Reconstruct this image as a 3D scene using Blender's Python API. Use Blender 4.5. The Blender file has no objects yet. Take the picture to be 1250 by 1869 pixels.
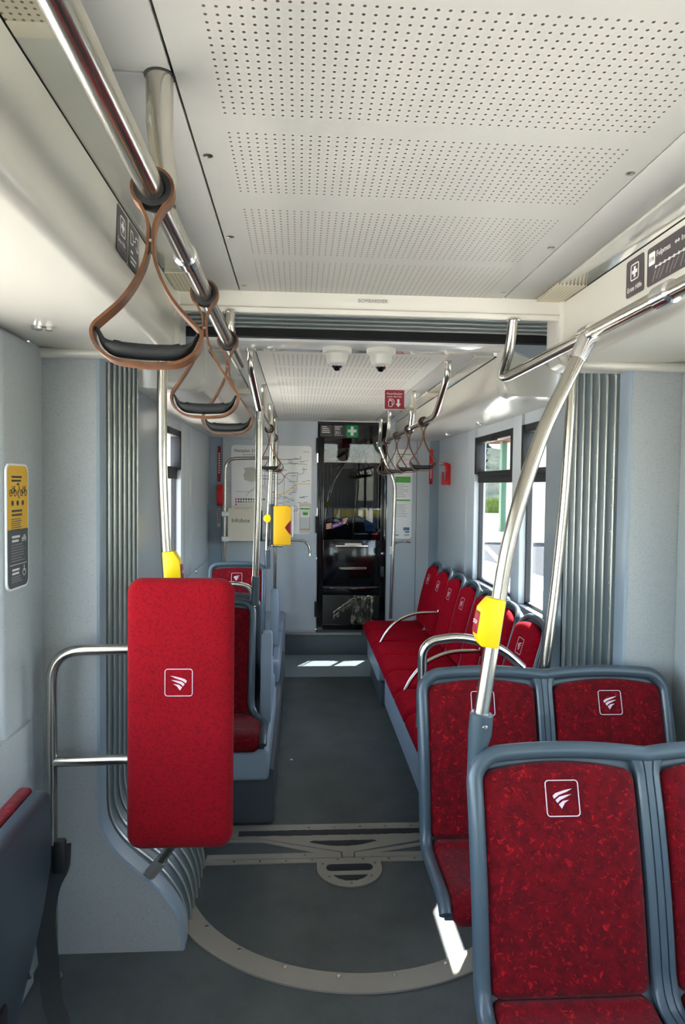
import bpy, bmesh, math, random
from mathutils import Vector, Matrix
random.seed(7)
R = math.radians
SC = bpy.context.scene
COL = SC.collection
PI = math.pi

# ------------------------------------------------------------------ camera, sky, sun, exposure
SC.view_settings.view_transform = 'Standard'
SC.view_settings.look = 'None'
SC.view_settings.gamma = 1.0
SC.view_settings.use_curve_mapping = False
SC.view_settings.exposure = 1.7
CAM = Vector((-0.237, 0.0, 1.6))
BR, BU, BF = Vector((0.998, -0.0627, 0.0)), Vector((0.0024, 0.0379, 0.9993)), Vector((0.0626, 0.9973, -0.038))
roll = 0.012
cr, sr = math.cos(roll), math.sin(roll)
cx = (BR * cr + BU * sr).normalized()
cz = -BF.normalized()
cy = cz.cross(cx).normalized()
cam_data = bpy.data.cameras.new('camera')
cam_data.sensor_fit = 'VERTICAL'
cam_data.sensor_height = 36.0
cam_data.lens = 36.0 * 1250.0 / 1869.0
cam_data.clip_start = 0.02
cam_data.clip_end = 2000.0
cam = bpy.data.objects.new('camera', cam_data)
COL.objects.link(cam)
cam.matrix_world = Matrix(((cx.x, cy.x, cz.x, CAM.x), (cx.y, cy.y, cz.y, CAM.y), (cx.z, cy.z, cz.z, CAM.z), (0, 0, 0, 1)))
SC.camera = cam

SUN = Vector((1.0, 1.73, 2.24)).normalized()
world = bpy.data.worlds.new('sky')
SC.world = world
world.use_nodes = True
wn = world.node_tree
wbg = wn.nodes['Background']
sky = wn.nodes.new('ShaderNodeTexSky')
sky.sky_type = 'NISHITA'
sky.sun_disc = False
sky.sun_elevation = math.asin(SUN.z)
sky.sun_rotation = math.atan2(SUN.x, SUN.y)
sky.altitude = 600
sky.dust_density = 1.5
hazy = wn.nodes.new('ShaderNodeMix')
hazy.data_type = 'RGBA'
hazy.inputs[0].default_value = 0.45
hazy.inputs[7].default_value = (2.1, 2.0, 1.8, 1.0)
wn.links.new(sky.outputs[0], hazy.inputs[6])
wn.links.new(hazy.outputs[2], wbg.inputs[0])
wbg.inputs[1].default_value = 1.0
sun_data = bpy.data.lights.new('sun', 'SUN')
sun_data.energy = 24.0
sun_data.angle = R(0.53)
sun_data.color = (1.0, 0.97, 0.92)
sun = bpy.data.objects.new('sun', sun_data)
sun.rotation_euler = SUN.to_track_quat('Z', 'Y').to_euler()
COL.objects.link(sun)
SC.cycles.caustics_reflective = False
SC.cycles.caustics_refractive = False
SC.cycles.sample_clamp_indirect = 6.0
SC.cycles.diffuse_bounces = 6
SC.cycles.max_bounces = 14
SC.cycles.transparent_max_bounces = 16


def portal(loc, direction, sx, sy):
    d = bpy.data.lights.new('window_portal', 'AREA')
    d.shape = 'RECTANGLE'
    d.size, d.size_y = sx, sy
    d.cycles.is_portal = True
    o = bpy.data.objects.new('window_portal', d)
    o.location = loc
    o.rotation_euler = Vector(direction).to_track_quat('-Z', 'Z').to_euler()
    COL.objects.link(o)


portal((-1.20, -0.85, 1.42), (1, 0, 0), 5.8, 1.2)
portal((1.20, -0.85, 1.42), (-1, 0, 0), 5.8, 1.2)
portal((1.22, 4.35, 1.46), (-1, 0, 0), 2.0, 1.1)
portal((-1.22, 4.3, 1.46), (1, 0, 0), 1.5, 1.1)

# ------------------------------------------------------------------ materials


def lin(c):
    return tuple((x / 12.92 if x <= 0.04045 else ((x + 0.055) / 1.055) ** 2.4) for x in c)


def rgb(r, g, b):
    return lin((r / 255.0, g / 255.0, b / 255.0)) + (1.0,)


def mat(name, col, rough=0.5, metal=0.0, spec=0.5, coat=0.0, sheen=0.0):
    m = bpy.data.materials.new(name)
    m.use_nodes = True
    b = m.node_tree.nodes['Principled BSDF']
    b.inputs['Base Color'].default_value = col
    b.inputs['Roughness'].default_value = rough
    b.inputs['Metallic'].default_value = metal
    b.inputs['Specular IOR Level'].default_value = spec
    b.inputs['Coat Weight'].default_value = coat
    b.inputs['Coat Roughness'].default_value = 0.08
    b.inputs['Sheen Weight'].default_value = sheen
    return m


def N(m, t, **k):
    n = m.node_tree.nodes.new(t)
    for a, v in k.items():
        setattr(n, a, v)
    return n


def L(m, a, b):
    m.node_tree.links.new(a, b)


def coord(m, scale=(1, 1, 1)):
    tc = N(m, 'ShaderNodeTexCoord')
    mp = N(m, 'ShaderNodeMapping')
    mp.inputs['Scale'].default_value = scale
    L(m, tc.outputs['Object'], mp.inputs['Vector'])
    return mp.outputs[0]


def noise_mix(m, c1, c2, scale, lo, hi, detail=4.0, rough=0.6, vec=None, dist=0.0):
    """colour = mix(c1, c2) by thresholded noise"""
    n = N(m, 'ShaderNodeTexNoise')
    n.inputs['Scale'].default_value = scale
    n.inputs['Detail'].default_value = detail
    n.inputs['Roughness'].default_value = rough
    n.inputs['Distortion'].default_value = dist
    L(m, vec if vec else coord(m), n.inputs['Vector'])
    r = N(m, 'ShaderNodeMapRange')
    r.inputs['From Min'].default_value = lo
    r.inputs['From Max'].default_value = hi
    L(m, n.outputs[0], r.inputs['Value'])
    x = N(m, 'ShaderNodeMix', data_type='RGBA')
    L(m, r.outputs[0], x.inputs[0])
    for s, c in ((6, c1), (7, c2)):
        if isinstance(c, tuple):
            x.inputs[s].default_value = c
        else:
            L(m, c, x.inputs[s])
    return x.outputs[2], n.outputs[0]


def pset(m, sock, out):
    L(m, out, m.node_tree.nodes['Principled BSDF'].inputs[sock])


def bump(m, fac, strength=0.2, dist=0.002):
    b = N(m, 'ShaderNodeBump')
    b.inputs['Strength'].default_value = strength
    b.inputs['Distance'].default_value = dist
    L(m, fac, b.inputs['Height'])
    pset(m, 'Normal', b.outputs[0])


def speckled(name, col, dark, scale=420, rough=0.55, lo=0.60, hi=0.68):
    m = mat(name, col, rough)
    c, f = noise_mix(m, col, dark, scale, lo, hi, detail=2.0)
    pset(m, 'Base Color', c)
    bump(m, f, 0.12, 0.001)
    return m


M = {}
M['wall'] = speckled('wall_panel_grey', rgb(174, 179, 179), rgb(120, 128, 131))
M['wall_far'] = speckled('wall_panel_blue_grey', rgb(200, 207, 211), rgb(156, 165, 172), rough=0.45)
M['smooth_grey'] = mat('smooth_grey_lining', rgb(150, 160, 166), 0.3, 0.0, 0.5, coat=0.3)
M['rim_grey'] = mat('rim_blue_grey', rgb(150, 166, 178), 0.32)
M['cove'] = mat('cove_off_white', rgb(202, 199, 187), 0.28, coat=0.35)
M['ceil_plain'] = mat('ceiling_off_white', rgb(186, 184, 177), 0.5)
M['beam_white'] = mat('beam_white', rgb(226, 222, 210), 0.35)
M['gloss_white'] = mat('gloss_white_header', rgb(228, 228, 224), 0.12, coat=0.6)
M['strip_grey'] = mat('lamp_diffuser_grey', rgb(196, 197, 186), 0.16, coat=0.8)
M['strip_beige'] = mat('lamp_end_beige', rgb(218, 212, 190), 0.4)
M['black_gap'] = mat('black_gap', rgb(16, 17, 18), 0.7)
M['black'] = mat('black_gloss', rgb(12, 12, 13), 0.12, coat=0.4)
M['black_matte'] = mat('black_matte', rgb(22, 23, 25), 0.55)
M['black_rubber'] = mat('black_rubber', rgb(30, 33, 33), 0.65)
M['steel'] = mat('brushed_steel', rgb(200, 195, 184), 0.2, 1.0)
M['chrome'] = mat('chrome', rgb(232, 230, 226), 0.12, 1.0)
M['alu'] = mat('aluminium_floor_plate', rgb(164, 160, 150), 0.45, 0.35)
M['seat_frame'] = mat('seat_frame_blue_grey', rgb(68, 83, 91), 0.33, coat=0.15)
M['box_grey'] = mat('seat_box_light_grey', rgb(146, 164, 178), 0.4)
M['box_dark'] = mat('seat_box_dark_grey', rgb(74, 82, 86), 0.5)
M['dark_plastic'] = mat('dark_blue_grey_plastic', rgb(50, 60, 66), 0.38)
M['yellow'] = mat('yellow_plastic', rgb(248, 214, 8), 0.35)
M['yellow_sign'] = mat('amber_print', rgb(232, 178, 22), 0.4)
M['sign_dark'] = mat('sign_anthracite', rgb(72, 66, 68), 0.4)
M['sign_slate'] = mat('sign_slate', rgb(62, 66, 70), 0.4)
M['stitch'] = mat('emblem_stitch', rgb(222, 196, 202), 0.7)
M['white_print'] = mat('white_print', rgb(238, 236, 230), 0.5)
M['dark_print'] = mat('dark_print', rgb(52, 50, 52), 0.5)
M['grey_print'] = mat('grey_print', rgb(150, 148, 146), 0.5)
M['paper'] = mat('poster_white', rgb(250, 250, 248), 0.35)
M['beige_board'] = mat('beige_pocket', rgb(222, 212, 192), 0.5)
M['red_plastic'] = mat('red_plastic', rgb(226, 34, 40), 0.35)
M['red_sign'] = mat('maroon_sign', rgb(150, 26, 48), 0.4)
M['green_sign'] = mat('green_sign', rgb(8, 146, 84), 0.4)
M['green_print'] = mat('green_print', rgb(96, 180, 70), 0.5)
M['screen_lit'] = mat('tablet_screen_lit', rgb(60, 96, 140), 0.25)
M['screen_lit'].node_tree.nodes['Principled BSDF'].inputs['Emission Color'].default_value = rgb(70, 120, 190)
M['screen_lit'].node_tree.nodes['Principled BSDF'].inputs['Emission Strength'].default_value = 0.9
M['blue_screen'] = mat('tablet_blue', rgb(60, 96, 140), 0.25)
M['purple'] = mat('purple_card', rgb(96, 44, 120), 0.45)
M['skin'] = mat('skin_print', rgb(216, 160, 132), 0.5)
M['dome_white'] = mat('camera_white', rgb(232, 230, 218), 0.3)
M['cab_dark'] = mat('cab_dark', rgb(30, 32, 35), 0.6)
M['foil'] = mat('crumpled_film', rgb(176, 172, 150), 0.25, 0.5)
nf, ff = noise_mix(M['foil'], rgb(120, 118, 104), rgb(226, 222, 206), 60, 0.42, 0.6)
pset(M['foil'], 'Base Color', nf)
bump(M['foil'], ff, 0.9, 0.02)

# red moquette
m = mat('red_moquette', rgb(158, 10, 30), 0.9, 0, 0.15, sheen=0.08)
c1, f1 = noise_mix(m, rgb(84, 2, 11), rgb(108, 2, 14), 40, 0.40, 0.62, detail=3)
c2, f2 = noise_mix(m, c1, rgb(168, 16, 22), 78, 0.57, 0.70, detail=3, rough=0.65, dist=0.8)
pset(m, 'Base Color', c2)
wv = N(m, 'ShaderNodeTexNoise')
wv.inputs['Scale'].default_value = 900
L(m, coord(m), wv.inputs['Vector'])
bump(m, wv.outputs[0], 0.35, 0.002)
M['red'] = m
m = mat('red_moquette_plain', rgb(178, 12, 36), 0.9, 0, 0.15, sheen=0.08)
c1, f1 = noise_mix(m, rgb(146, 4, 19), rgb(104, 3, 16), 150, 0.46, 0.76, detail=4)
pset(m, 'Base Color', c1)
wv = N(m, 'ShaderNodeTexNoise')
wv.inputs['Scale'].default_value = 700
L(m, coord(m), wv.inputs['Vector'])
bump(m, wv.outputs[0], 0.35, 0.002)
M['red_pad'] = m
m = mat('red_bench_fabric', rgb(178, 16, 46), 0.95, 0, 0.08, sheen=0.0)
c1, f1 = noise_mix(m, rgb(134, 3, 22), rgb(152, 6, 28), 60, 0.4, 0.6, detail=3)
pset(m, 'Base Color', c1)
M['red_bench'] = m

# leather
m = mat('brown_leather', rgb(150, 84, 48), 0.42)
c1, f1 = noise_mix(m, rgb(84, 50, 28), rgb(124, 80, 46), 30, 0.35, 0.7, vec=coord(m, (1, 1, 0.25)))
pset(m, 'Base Color', c1)
M['leather'] = m

# floor vinyl
m = mat('floor_vinyl', rgb(80, 90, 90), 0.42)
c1, f1 = noise_mix(m, rgb(70, 78, 78), rgb(86, 93, 92), 5, 0.35, 0.65, detail=6)
c2, f2 = noise_mix(m, c1, rgb(150, 156, 152), 260, 0.72, 0.78, detail=1)
pset(m, 'Base Color', c2)
bump(m, f2, 0.15, 0.001)
M['floor'] = m
m = mat('floor_vinyl_grit', rgb(50, 52, 54), 0.8)
M['grit'] = m
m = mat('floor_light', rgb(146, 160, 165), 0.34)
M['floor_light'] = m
m = mat('riser_grey', rgb(94, 106, 112), 0.5)
M['riser'] = m

# bellows rubber
m = mat('bellows_rubber', rgb(92, 106, 109), 0.36, 0.0, 0.6)
M['bellows'] = m
M['rib'] = mat('bellows_rib_alu', rgb(196, 198, 190), 0.25, 0.6)


def perforated(name, base, hole, centers, x0, x1, pitch=0.0165, rad=0.155):
    """off-white panel with a grid of small round holes, in blocks along y (object space = world space)"""
    m = mat(name, base, 0.45)
    tc = N(m, 'ShaderNodeTexCoord')
    sp = N(m, 'ShaderNodeSeparateXYZ')
    L(m, tc.outputs['Object'], sp.inputs[0])

    def mth(op, a, b=None, c=None):
        n = N(m, 'ShaderNodeMath', operation=op)
        for i, v in enumerate((a, b, c)):
            if v is None:
                continue
            if isinstance(v, (int, float)):
                n.inputs[i].default_value = v
            else:
                L(m, v, n.inputs[i])
        return n.outputs[0]
    fx = mth('SUBTRACT', mth('FRACT', mth('DIVIDE', sp.outputs[0], pitch)), 0.5)
    fy = mth('SUBTRACT', mth('FRACT', mth('DIVIDE', sp.outputs[1], pitch)), 0.5)
    d = mth('SQRT', mth('ADD', mth('MULTIPLY', fx, fx), mth('MULTIPLY', fy, fy)))
    dot = mth('LESS_THAN', d, rad)
    inside = mth('MULTIPLY', mth('GREATER_THAN', sp.outputs[0], x0), mth('LESS_THAN', sp.outputs[0], x1))
    f = mth('MULTIPLY', dot, inside)
    for (c, e) in centers:
        g = mth('COMPARE', sp.outputs[1], c, e)
        f = mth('MULTIPLY', f, mth('SUBTRACT', 1.0, g))
    x = N(m, 'ShaderNodeMix', data_type='RGBA')
    L(m, f, x.inputs[0])
    x.inputs[6].default_value = base
    x.inputs[7].default_value = hole
    pset(m, 'Base Color', x.outputs[2])
    return m


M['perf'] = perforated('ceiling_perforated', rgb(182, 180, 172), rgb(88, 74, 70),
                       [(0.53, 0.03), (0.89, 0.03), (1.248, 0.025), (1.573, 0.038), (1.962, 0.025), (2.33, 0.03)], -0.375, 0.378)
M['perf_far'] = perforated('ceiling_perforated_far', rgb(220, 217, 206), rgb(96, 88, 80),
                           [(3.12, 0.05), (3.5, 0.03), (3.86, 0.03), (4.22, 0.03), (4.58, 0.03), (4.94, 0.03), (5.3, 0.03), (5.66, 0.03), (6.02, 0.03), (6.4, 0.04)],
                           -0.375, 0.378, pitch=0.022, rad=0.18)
M['perf_lamp'] = perforated('lamp_end_perforated', rgb(214, 206, 182), rgb(120, 104, 84), [], -2, 2, pitch=0.012, rad=0.2)


def glass(name, tint, refl=0.08, rough=0.0):
    m = bpy.data.materials.new(name)
    m.use_nodes = True
    nt = m.node_tree
    nt.nodes.remove(nt.nodes['Principled BSDF'])
    out = nt.nodes['Material Output']
    t = nt.nodes.new('ShaderNodeBsdfTransparent')
    t.inputs[0].default_value = tint
    g = nt.nodes.new('ShaderNodeBsdfGlossy')
    g.inputs['Roughness'].default_value = rough
    fr = nt.nodes.new('ShaderNodeLayerWeight')
    fr.inputs[0].default_value = 0.25
    mr = nt.nodes.new('ShaderNodeMapRange')
    mr.inputs['To Min'].default_value = refl * 0.5
    mr.inputs['To Max'].default_value = min(1.0, refl * 5)
    nt.links.new(fr.outputs['Fresnel'], mr.inputs['Value'])
    x = nt.nodes.new('ShaderNodeMixShader')
    nt.links.new(mr.outputs[0], x.inputs[0])
    nt.links.new(t.outputs[0], x.inputs[1])
    nt.links.new(g.outputs[0], x.inputs[2])
    nt.links.new(x.outputs[0], out.inputs[0])
    return m


M['glass'] = glass('window_glass', (0.95, 0.95, 0.95, 1))
M['glass_tint'] = glass('tinted_window_glass', (0.72, 0.73, 0.72, 1))
M['glass_far'] = glass('far_window_glass', (0.86, 0.87, 0.86, 1), 0.05)
M['glass_clear'] = glass('clear_window_glass', (0.97, 0.97, 0.97, 1), 0.05)
M['glass_dark'] = glass('dark_door_glass', (0.13, 0.135, 0.14, 1), 0.10)
M['glass_low'] = glass('lower_door_glass', (0.60, 0.61, 0.61, 1), 0.06)

# outdoors
M['road'] = speckled('asphalt', rgb(62, 64, 68), rgb(50, 52, 55), 30, 0.9)
M['pave'] = mat('sunlit_paving', rgb(228, 224, 215), 0.9)
M['pave_dimmed'] = mat('dimmed_paving', rgb(196, 193, 187), 0.9, 0, 0.0)  # paving darkened to cut the light bounced into the near section
M['render_wall'] = mat('house_render', rgb(214, 204, 180), 0.9)
M['roof_wood'] = mat('roof_wood', rgb(96, 58, 42), 0.8)
M['shutter'] = mat('green_shutter', rgb(60, 92, 74), 0.7)
m = mat('conifer', rgb(84, 104, 92), 0.95)
c1, f1 = noise_mix(m, rgb(26, 38, 36), rgb(48, 58, 54), 3, 0.4, 0.6)
pset(m, 'Base Color', c1)
M['conifer'] = m
m = mat('forest_slope', rgb(120, 128, 112), 0.95)
c1, f1 = noise_mix(m, rgb(40, 48, 46), rgb(62, 64, 58), 0.4, 0.4, 0.65)
pset(m, 'Base Color', c1)
M['slope'] = m
m = mat('hedge_leaves', rgb(90, 120, 60), 0.9)
c1, f1 = noise_mix(m, rgb(26, 44, 18), rgb(62, 76, 30), 12, 0.4, 0.6)
pset(m, 'Base Color', c1)
M['hedge'] = m

for k_ in ('road', 'slope', 'conifer', 'hedge', 'pave', 'render_wall'):
    M[k_].node_tree.nodes['Principled BSDF'].inputs['Specular IOR Level'].default_value = 0.0

# ------------------------------------------------------------------ mesh helpers


class MB:
    def __init__(self):
        self.bm = bmesh.new()

    def box(self, c, s, bev=0.0, seg=2, rot=None):
        mt = Matrix.Translation(Vector(c))
        if rot is not None:
            mt = mt @ rot
        mt = mt @ Matrix.Diagonal((s[0], s[1], s[2], 1.0))
        r = bmesh.ops.create_cube(self.bm, size=1.0, matrix=mt)
        if bev > 0:
            es = list({e for v in r['verts'] for e in v.link_edges})
            bmesh.ops.bevel(self.bm, geom=es, offset=bev, offset_type='OFFSET', segments=seg, profile=0.5, affect='EDGES', clamp_overlap=True)
        return self

    def bb(self, x0, x1, y0, y1, z0, z1, bev=0.0, seg=2):
        return self.box(((x0 + x1) / 2, (y0 + y1) / 2, (z0 + z1) / 2), (abs(x1 - x0), abs(y1 - y0), abs(z1 - z0)), bev, seg)

    def prism(self, pts, f, h0, h1):
        """polygon pts (a, b); f(a, b, h) -> xyz; closed prism between h0 and h1"""
        bm = self.bm
        a = [bm.verts.new(f(p[0], p[1], h0)) for p in pts]
        b = [bm.verts.new(f(p[0], p[1], h1)) for p in pts]
        bm.faces.new(list(reversed(a)))
        bm.faces.new(b)
        n = len(pts)
        for i in range(n):
            j = (i + 1) % n
            bm.faces.new((a[i], a[j], b[j], b[i]))
        return self

    def tube(self, path, r, seg=12, caps=True, closed=False):
        pts = [Vector(p) for p in path]
        n = len(pts)
        rr = r if isinstance(r, (list, tuple)) else [r] * n
        bm = self.bm
        rings = []
        ref = None
        for i, p in enumerate(pts):
            if closed:
                t = (pts[(i + 1) % n] - pts[i - 1]).normalized()
            elif i == 0:
                t = (pts[1] - p).normalized()
            elif i == n - 1:
                t = (p - pts[-2]).normalized()
            else:
                t = ((pts[i + 1] - p).normalized() + (p - pts[i - 1]).normalized())
                t = t.normalized() if t.length > 1e-6 else (pts[i + 1] - p).normalized()
            if ref is None:
                ref = Vector((0, 0, 1)) if abs(t.z) < 0.9 else Vector((1, 0, 0))
            u = (ref - t * ref.dot(t)).normalized()
            ref = u
            w = t.cross(u)
            rings.append([bm.verts.new(p + (u * math.cos(2 * PI * k / seg) + w * math.sin(2 * PI * k / seg)) * rr[i]) for k in range(seg)])
        m_ = n if closed else n - 1
        for i in range(m_):
            A, B = rings[i], rings[(i + 1) % n]
            for k in range(seg):
                k2 = (k + 1) % seg
                bm.faces.new((A[k], A[k2], B[k2], B[k]))
        if caps and not closed:
            bm.faces.new(list(reversed(rings[0])))
            bm.faces.new(rings[-1])
        return self

    def lathe(self, prof, c, axis=(0, 0, 1), seg=24):
        """prof [(r, h)], revolved about axis through c"""
        ax = Vector(axis).normalized()
        u = ax.orthogonal().normalized()
        w = ax.cross(u)
        c = Vector(c)
        bm = self.bm
        rings = []
        for (r, h) in prof:
            if r < 1e-6:
                rings.append([bm.verts.new(c + ax * h)])
            else:
                rings.append([bm.verts.new(c + ax * h + (u * math.cos(2 * PI * k / seg) + w * math.sin(2 * PI * k / seg)) * r) for k in range(seg)])
        for A, B in zip(rings[:-1], rings[1:]):
            if len(A) == 1 and len(B) == 1:
                continue
            for k in range(seg):
                k2 = (k + 1) % seg
                if len(A) == 1:
                    bm.faces.new((A[0], B[k2], B[k]))
                elif len(B) == 1:
                    bm.faces.new((A[k], A[k2], B[0]))
                else:
                    bm.faces.new((A[k], A[k2], B[k2], B[k]))
        return self

    def grid(self, rows, close_u=False):
        """rows of equal length xyz lists -> quad sheet"""
        bm = self.bm
        V = [[bm.verts.new(p) for p in row] for row in rows]
        for i in range(len(V) - 1):
            n = len(V[i])
            for j in range(n if close_u else n - 1):
                k = (j + 1) % n
                bm.faces.new((V[i][j], V[i][k], V[i + 1][k], V[i + 1][j]))
        return V

    def build(self, name, mt, parent=None, smooth=35, local=False, solid=0.0):
        me = bpy.data.meshes.new(name)
        bmesh.ops.recalc_face_normals(self.bm, faces=self.bm.faces[:])
        self.bm.to_mesh(me)
        self.bm.free()
        if parent is not None and not local:
            q = parent
            off = Vector((0, 0, 0))
            while q is not None:
                off += q.location
                q = q.parent
            me.transform(Matrix.Translation(-off))
        me.materials.append(M[mt] if isinstance(mt, str) else mt)
        if smooth:
            for p in me.polygons:
                p.use_smooth = True
            me.set_sharp_from_angle(angle=R(smooth))
        o = bpy.data.objects.new(name, me)
        COL.objects.link(o)
        if parent is not None:
            o.parent = parent
        if solid:
            md = o.modifiers.new('solid', 'SOLIDIFY')
            md.thickness = solid
        return o


def thing(name, label, cat, loc=(0, 0, 0), group=None):
    o = bpy.data.objects.new(name, None)
    o.empty_display_size = 0.05
    COL.objects.link(o)
    o.location = loc
    tag(o, label, cat, group)
    return o


def tag(o, label, cat, group=None):
    o['label'] = label
    o['category'] = cat
    if group:
        o['group'] = group
    return o


def struct(o, label=None):
    o['kind'] = 'structure'
    if label:
        o['label'] = label
    return o


def copy_tree(o, parent=None):
    c = o.copy()
    COL.objects.link(c)
    if parent is not None:
        c.parent = parent
    for ch in list(o.children):
        copy_tree(ch, c)
    return c


def rnd(pts, r, n=6):
    """round the corners of a polyline"""
    P = [Vector(p) for p in pts]
    rs = r if isinstance(r, (list, tuple)) else [r] * len(P)
    out = [P[0]]
    for i in range(1, len(P) - 1):
        a, b, c = P[i - 1], P[i], P[i + 1]
        d = min(rs[i], (a - b).length * 0.49, (c - b).length * 0.49)
        s, e = b + (a - b).normalized() * d, b + (c - b).normalized() * d
        for k in range(n + 1):
            t = k / n
            out.append(s * (1 - t) ** 2 + b * 2 * t * (1 - t) + e * t * t)
    out.append(P[-1])
    return out


def rrect(w, h, r, n=5, cx=0.0, cy=0.0):
    pts = []
    for (sx, sy, a0) in ((1, 1, 0), (-1, 1, 90), (-1, -1, 180), (1, -1, 270)):
        for k in range(n + 1):
            a = R(a0 + 90 * k / n)
            pts.append((cx + sx * (w / 2 - r) + r * math.cos(a), cy + sy * (h / 2 - r) + r * math.sin(a)))
    return pts


def catmull(pts, n=8):
    P = [Vector(p) for p in pts]
    P = [P[0] * 2 - P[1]] + P + [P[-1] * 2 - P[-2]]
    out = []
    for i in range(1, len(P) - 2):
        p0, p1, p2, p3 = P[i - 1:i + 3]
        for k in range(n):
            t = k / n
            out.append(0.5 * ((2 * p1) + (p2 - p0) * t + (2 * p0 - 5 * p1 + 4 * p2 - p3) * t * t + (3 * p1 - p0 - 3 * p2 + p3) * t ** 3))
    out.append(P[-2])
    return out


LOC = lambda a, b, h: (a, b, h)


def plate(parent, name, w, h, r, mt, z0=0.0, z1=0.002, cx=0.0, cy=0.0, n=5):
    return MB().prism(rrect(w, h, r, n, cx, cy), LOC, z0, z1).build(name, mt, parent, local=True)


def poly(parent, name, pts, mt, z0=0.002, z1=0.0026):
    return MB().prism(pts, LOC, z0, z1).build(name, mt, parent, local=True, smooth=0)


def polys(parent, name, lists, mt, z0=0.002, z1=0.0026):
    b = MB()
    for p in lists:
        b.prism(p, LOC, z0, z1)
    return b.build(name, mt, parent, local=True, smooth=0)


def rc(x0, x1, y0, y1):
    return [(x0, y0), (x1, y0), (x1, y1), (x0, y1)]


def ring_polys(w, h, r, t, cx=0, cy=0, n=4):
    """a rounded-rectangle outline as quads"""
    o = rrect(w, h, r, n, cx, cy)
    i = rrect(w - 2 * t, h - 2 * t, max(r - t, 0.0005), n, cx, cy)
    return [[o[k], o[(k + 1) % len(o)], i[(k + 1) % len(o)], i[k]] for k in range(len(o))]


def line_polys(pts, w):
    out = []
    for a, b in zip(pts[:-1], pts[1:]):
        d = Vector((b[0] - a[0], b[1] - a[1]))
        if d.length < 1e-6:
            continue
        d.normalize()
        nx, ny = -d.y * w / 2, d.x * w / 2
        ex, ey = d.x * w / 3, d.y * w / 3
        out.append([(a[0] + nx - ex, a[1] + ny - ey), (a[0] - nx - ex, a[1] - ny - ey), (b[0] - nx + ex, b[1] - ny + ey), (b[0] + nx + ex, b[1] + ny + ey)])
    return out


def text(parent, s, x, y, size, mt, z=0.0023, align='LEFT', name='lettering', sx=1.0, rz=0.0):
    name = name
    cu = bpy.data.curves.new(name, 'FONT')
    cu.body = s
    cu.size = size
    cu.align_x = align
    cu.extrude = 0.0002
    cu.resolution_u = 3
    cu.materials.append(M[mt])
    tmp = bpy.data.objects.new(name, cu)
    COL.objects.link(tmp)
    me = bpy.data.meshes.new_from_object(tmp.evaluated_get(bpy.context.evaluated_depsgraph_get()))
    bpy.data.objects.remove(tmp)
    bpy.data.curves.remove(cu)
    o = bpy.data.objects.new(name, me)
    COL.objects.link(o)
    o.parent = parent
    o.location = (x, y, z)
    o.rotation_euler = (0, 0, rz)
    o.scale = (sx, 1, 1)
    return o


def orient(o, right, up):
    r, u = Vector(right).normalized(), Vector(up).normalized()
    n = r.cross(u).normalized()
    u = n.cross(r)
    o.rotation_euler = Matrix(((r.x, u.x, n.x), (r.y, u.y, n.y), (r.z, u.z, n.z))).to_euler()
    return o


def bars(rows, x0, x1, y, dy, h, jag=0.25):
    """lines of small print, as bars"""
    out = []
    for k in range(rows):
        xe = x1 - (x1 - x0) * jag * random.random()
        out.append(rc(x0, xe, y - k * dy - h, y - k * dy))
    return out


FEATHERS = [[(-.32, .06), (-.22, .14), (.10, .26), (.33, .31), (.14, .18), (-.12, .08), (-.28, -.03)],
            [(-.24, -.06), (-.10, .04), (.14, .12), (.29, .14), (.10, .02), (-.08, -.06), (-.18, -.15)],
            [(-.14, -.18), (0, -.08), (.20, -.02), (.06, -.14), (-.05, -.31)]]


def emblem_polys(s, mirror=False):
    k = -1 if mirror else 1
    ls = ring_polys(s, s, s * 0.11, s * 0.027)
    for f in FEATHERS:
        cx_, cy_ = sum(q[0] for q in f) / len(f), sum(q[1] for q in f) / len(f)
        ls.append([(k * (cx_ + (a - cx_) * 0.95) * s * 0.95, (cy_ + (b - cy_) * (0.95 - 0.25 * (a > cx_))) * s * 0.95) for a, b in f])
    return ls

# ================================================================== SETTING
Y0 = -4.2          # rear end of the near section
YP = 2.32          # near portal plane
YF = 2.90          # far portal plane
YB = 6.43          # cab bulkhead

# ---- floors
struct(MB().bb(-1.14, 1.14, Y0, 2.86, -0.06, 0.0).build('floor', 'floor', smooth=0))
struct(MB().bb(-1.14, 1.14, 2.86, 5.68, -0.06, 0.0).build('floor', 'floor', smooth=0))
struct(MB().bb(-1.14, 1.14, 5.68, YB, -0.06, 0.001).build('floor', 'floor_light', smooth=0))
struct(MB().bb(-0.40, 1.08, YB - 0.01, YB + 0.05, 0.0, 0.20).build('baseboard_riser', 'riser', smooth=0))
struct(MB().bb(-0.36, 0.36, YB - 0.03, YB - 0.005, 0.195, 0.215, 0.004).build('trim_riser', 'alu'))

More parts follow.
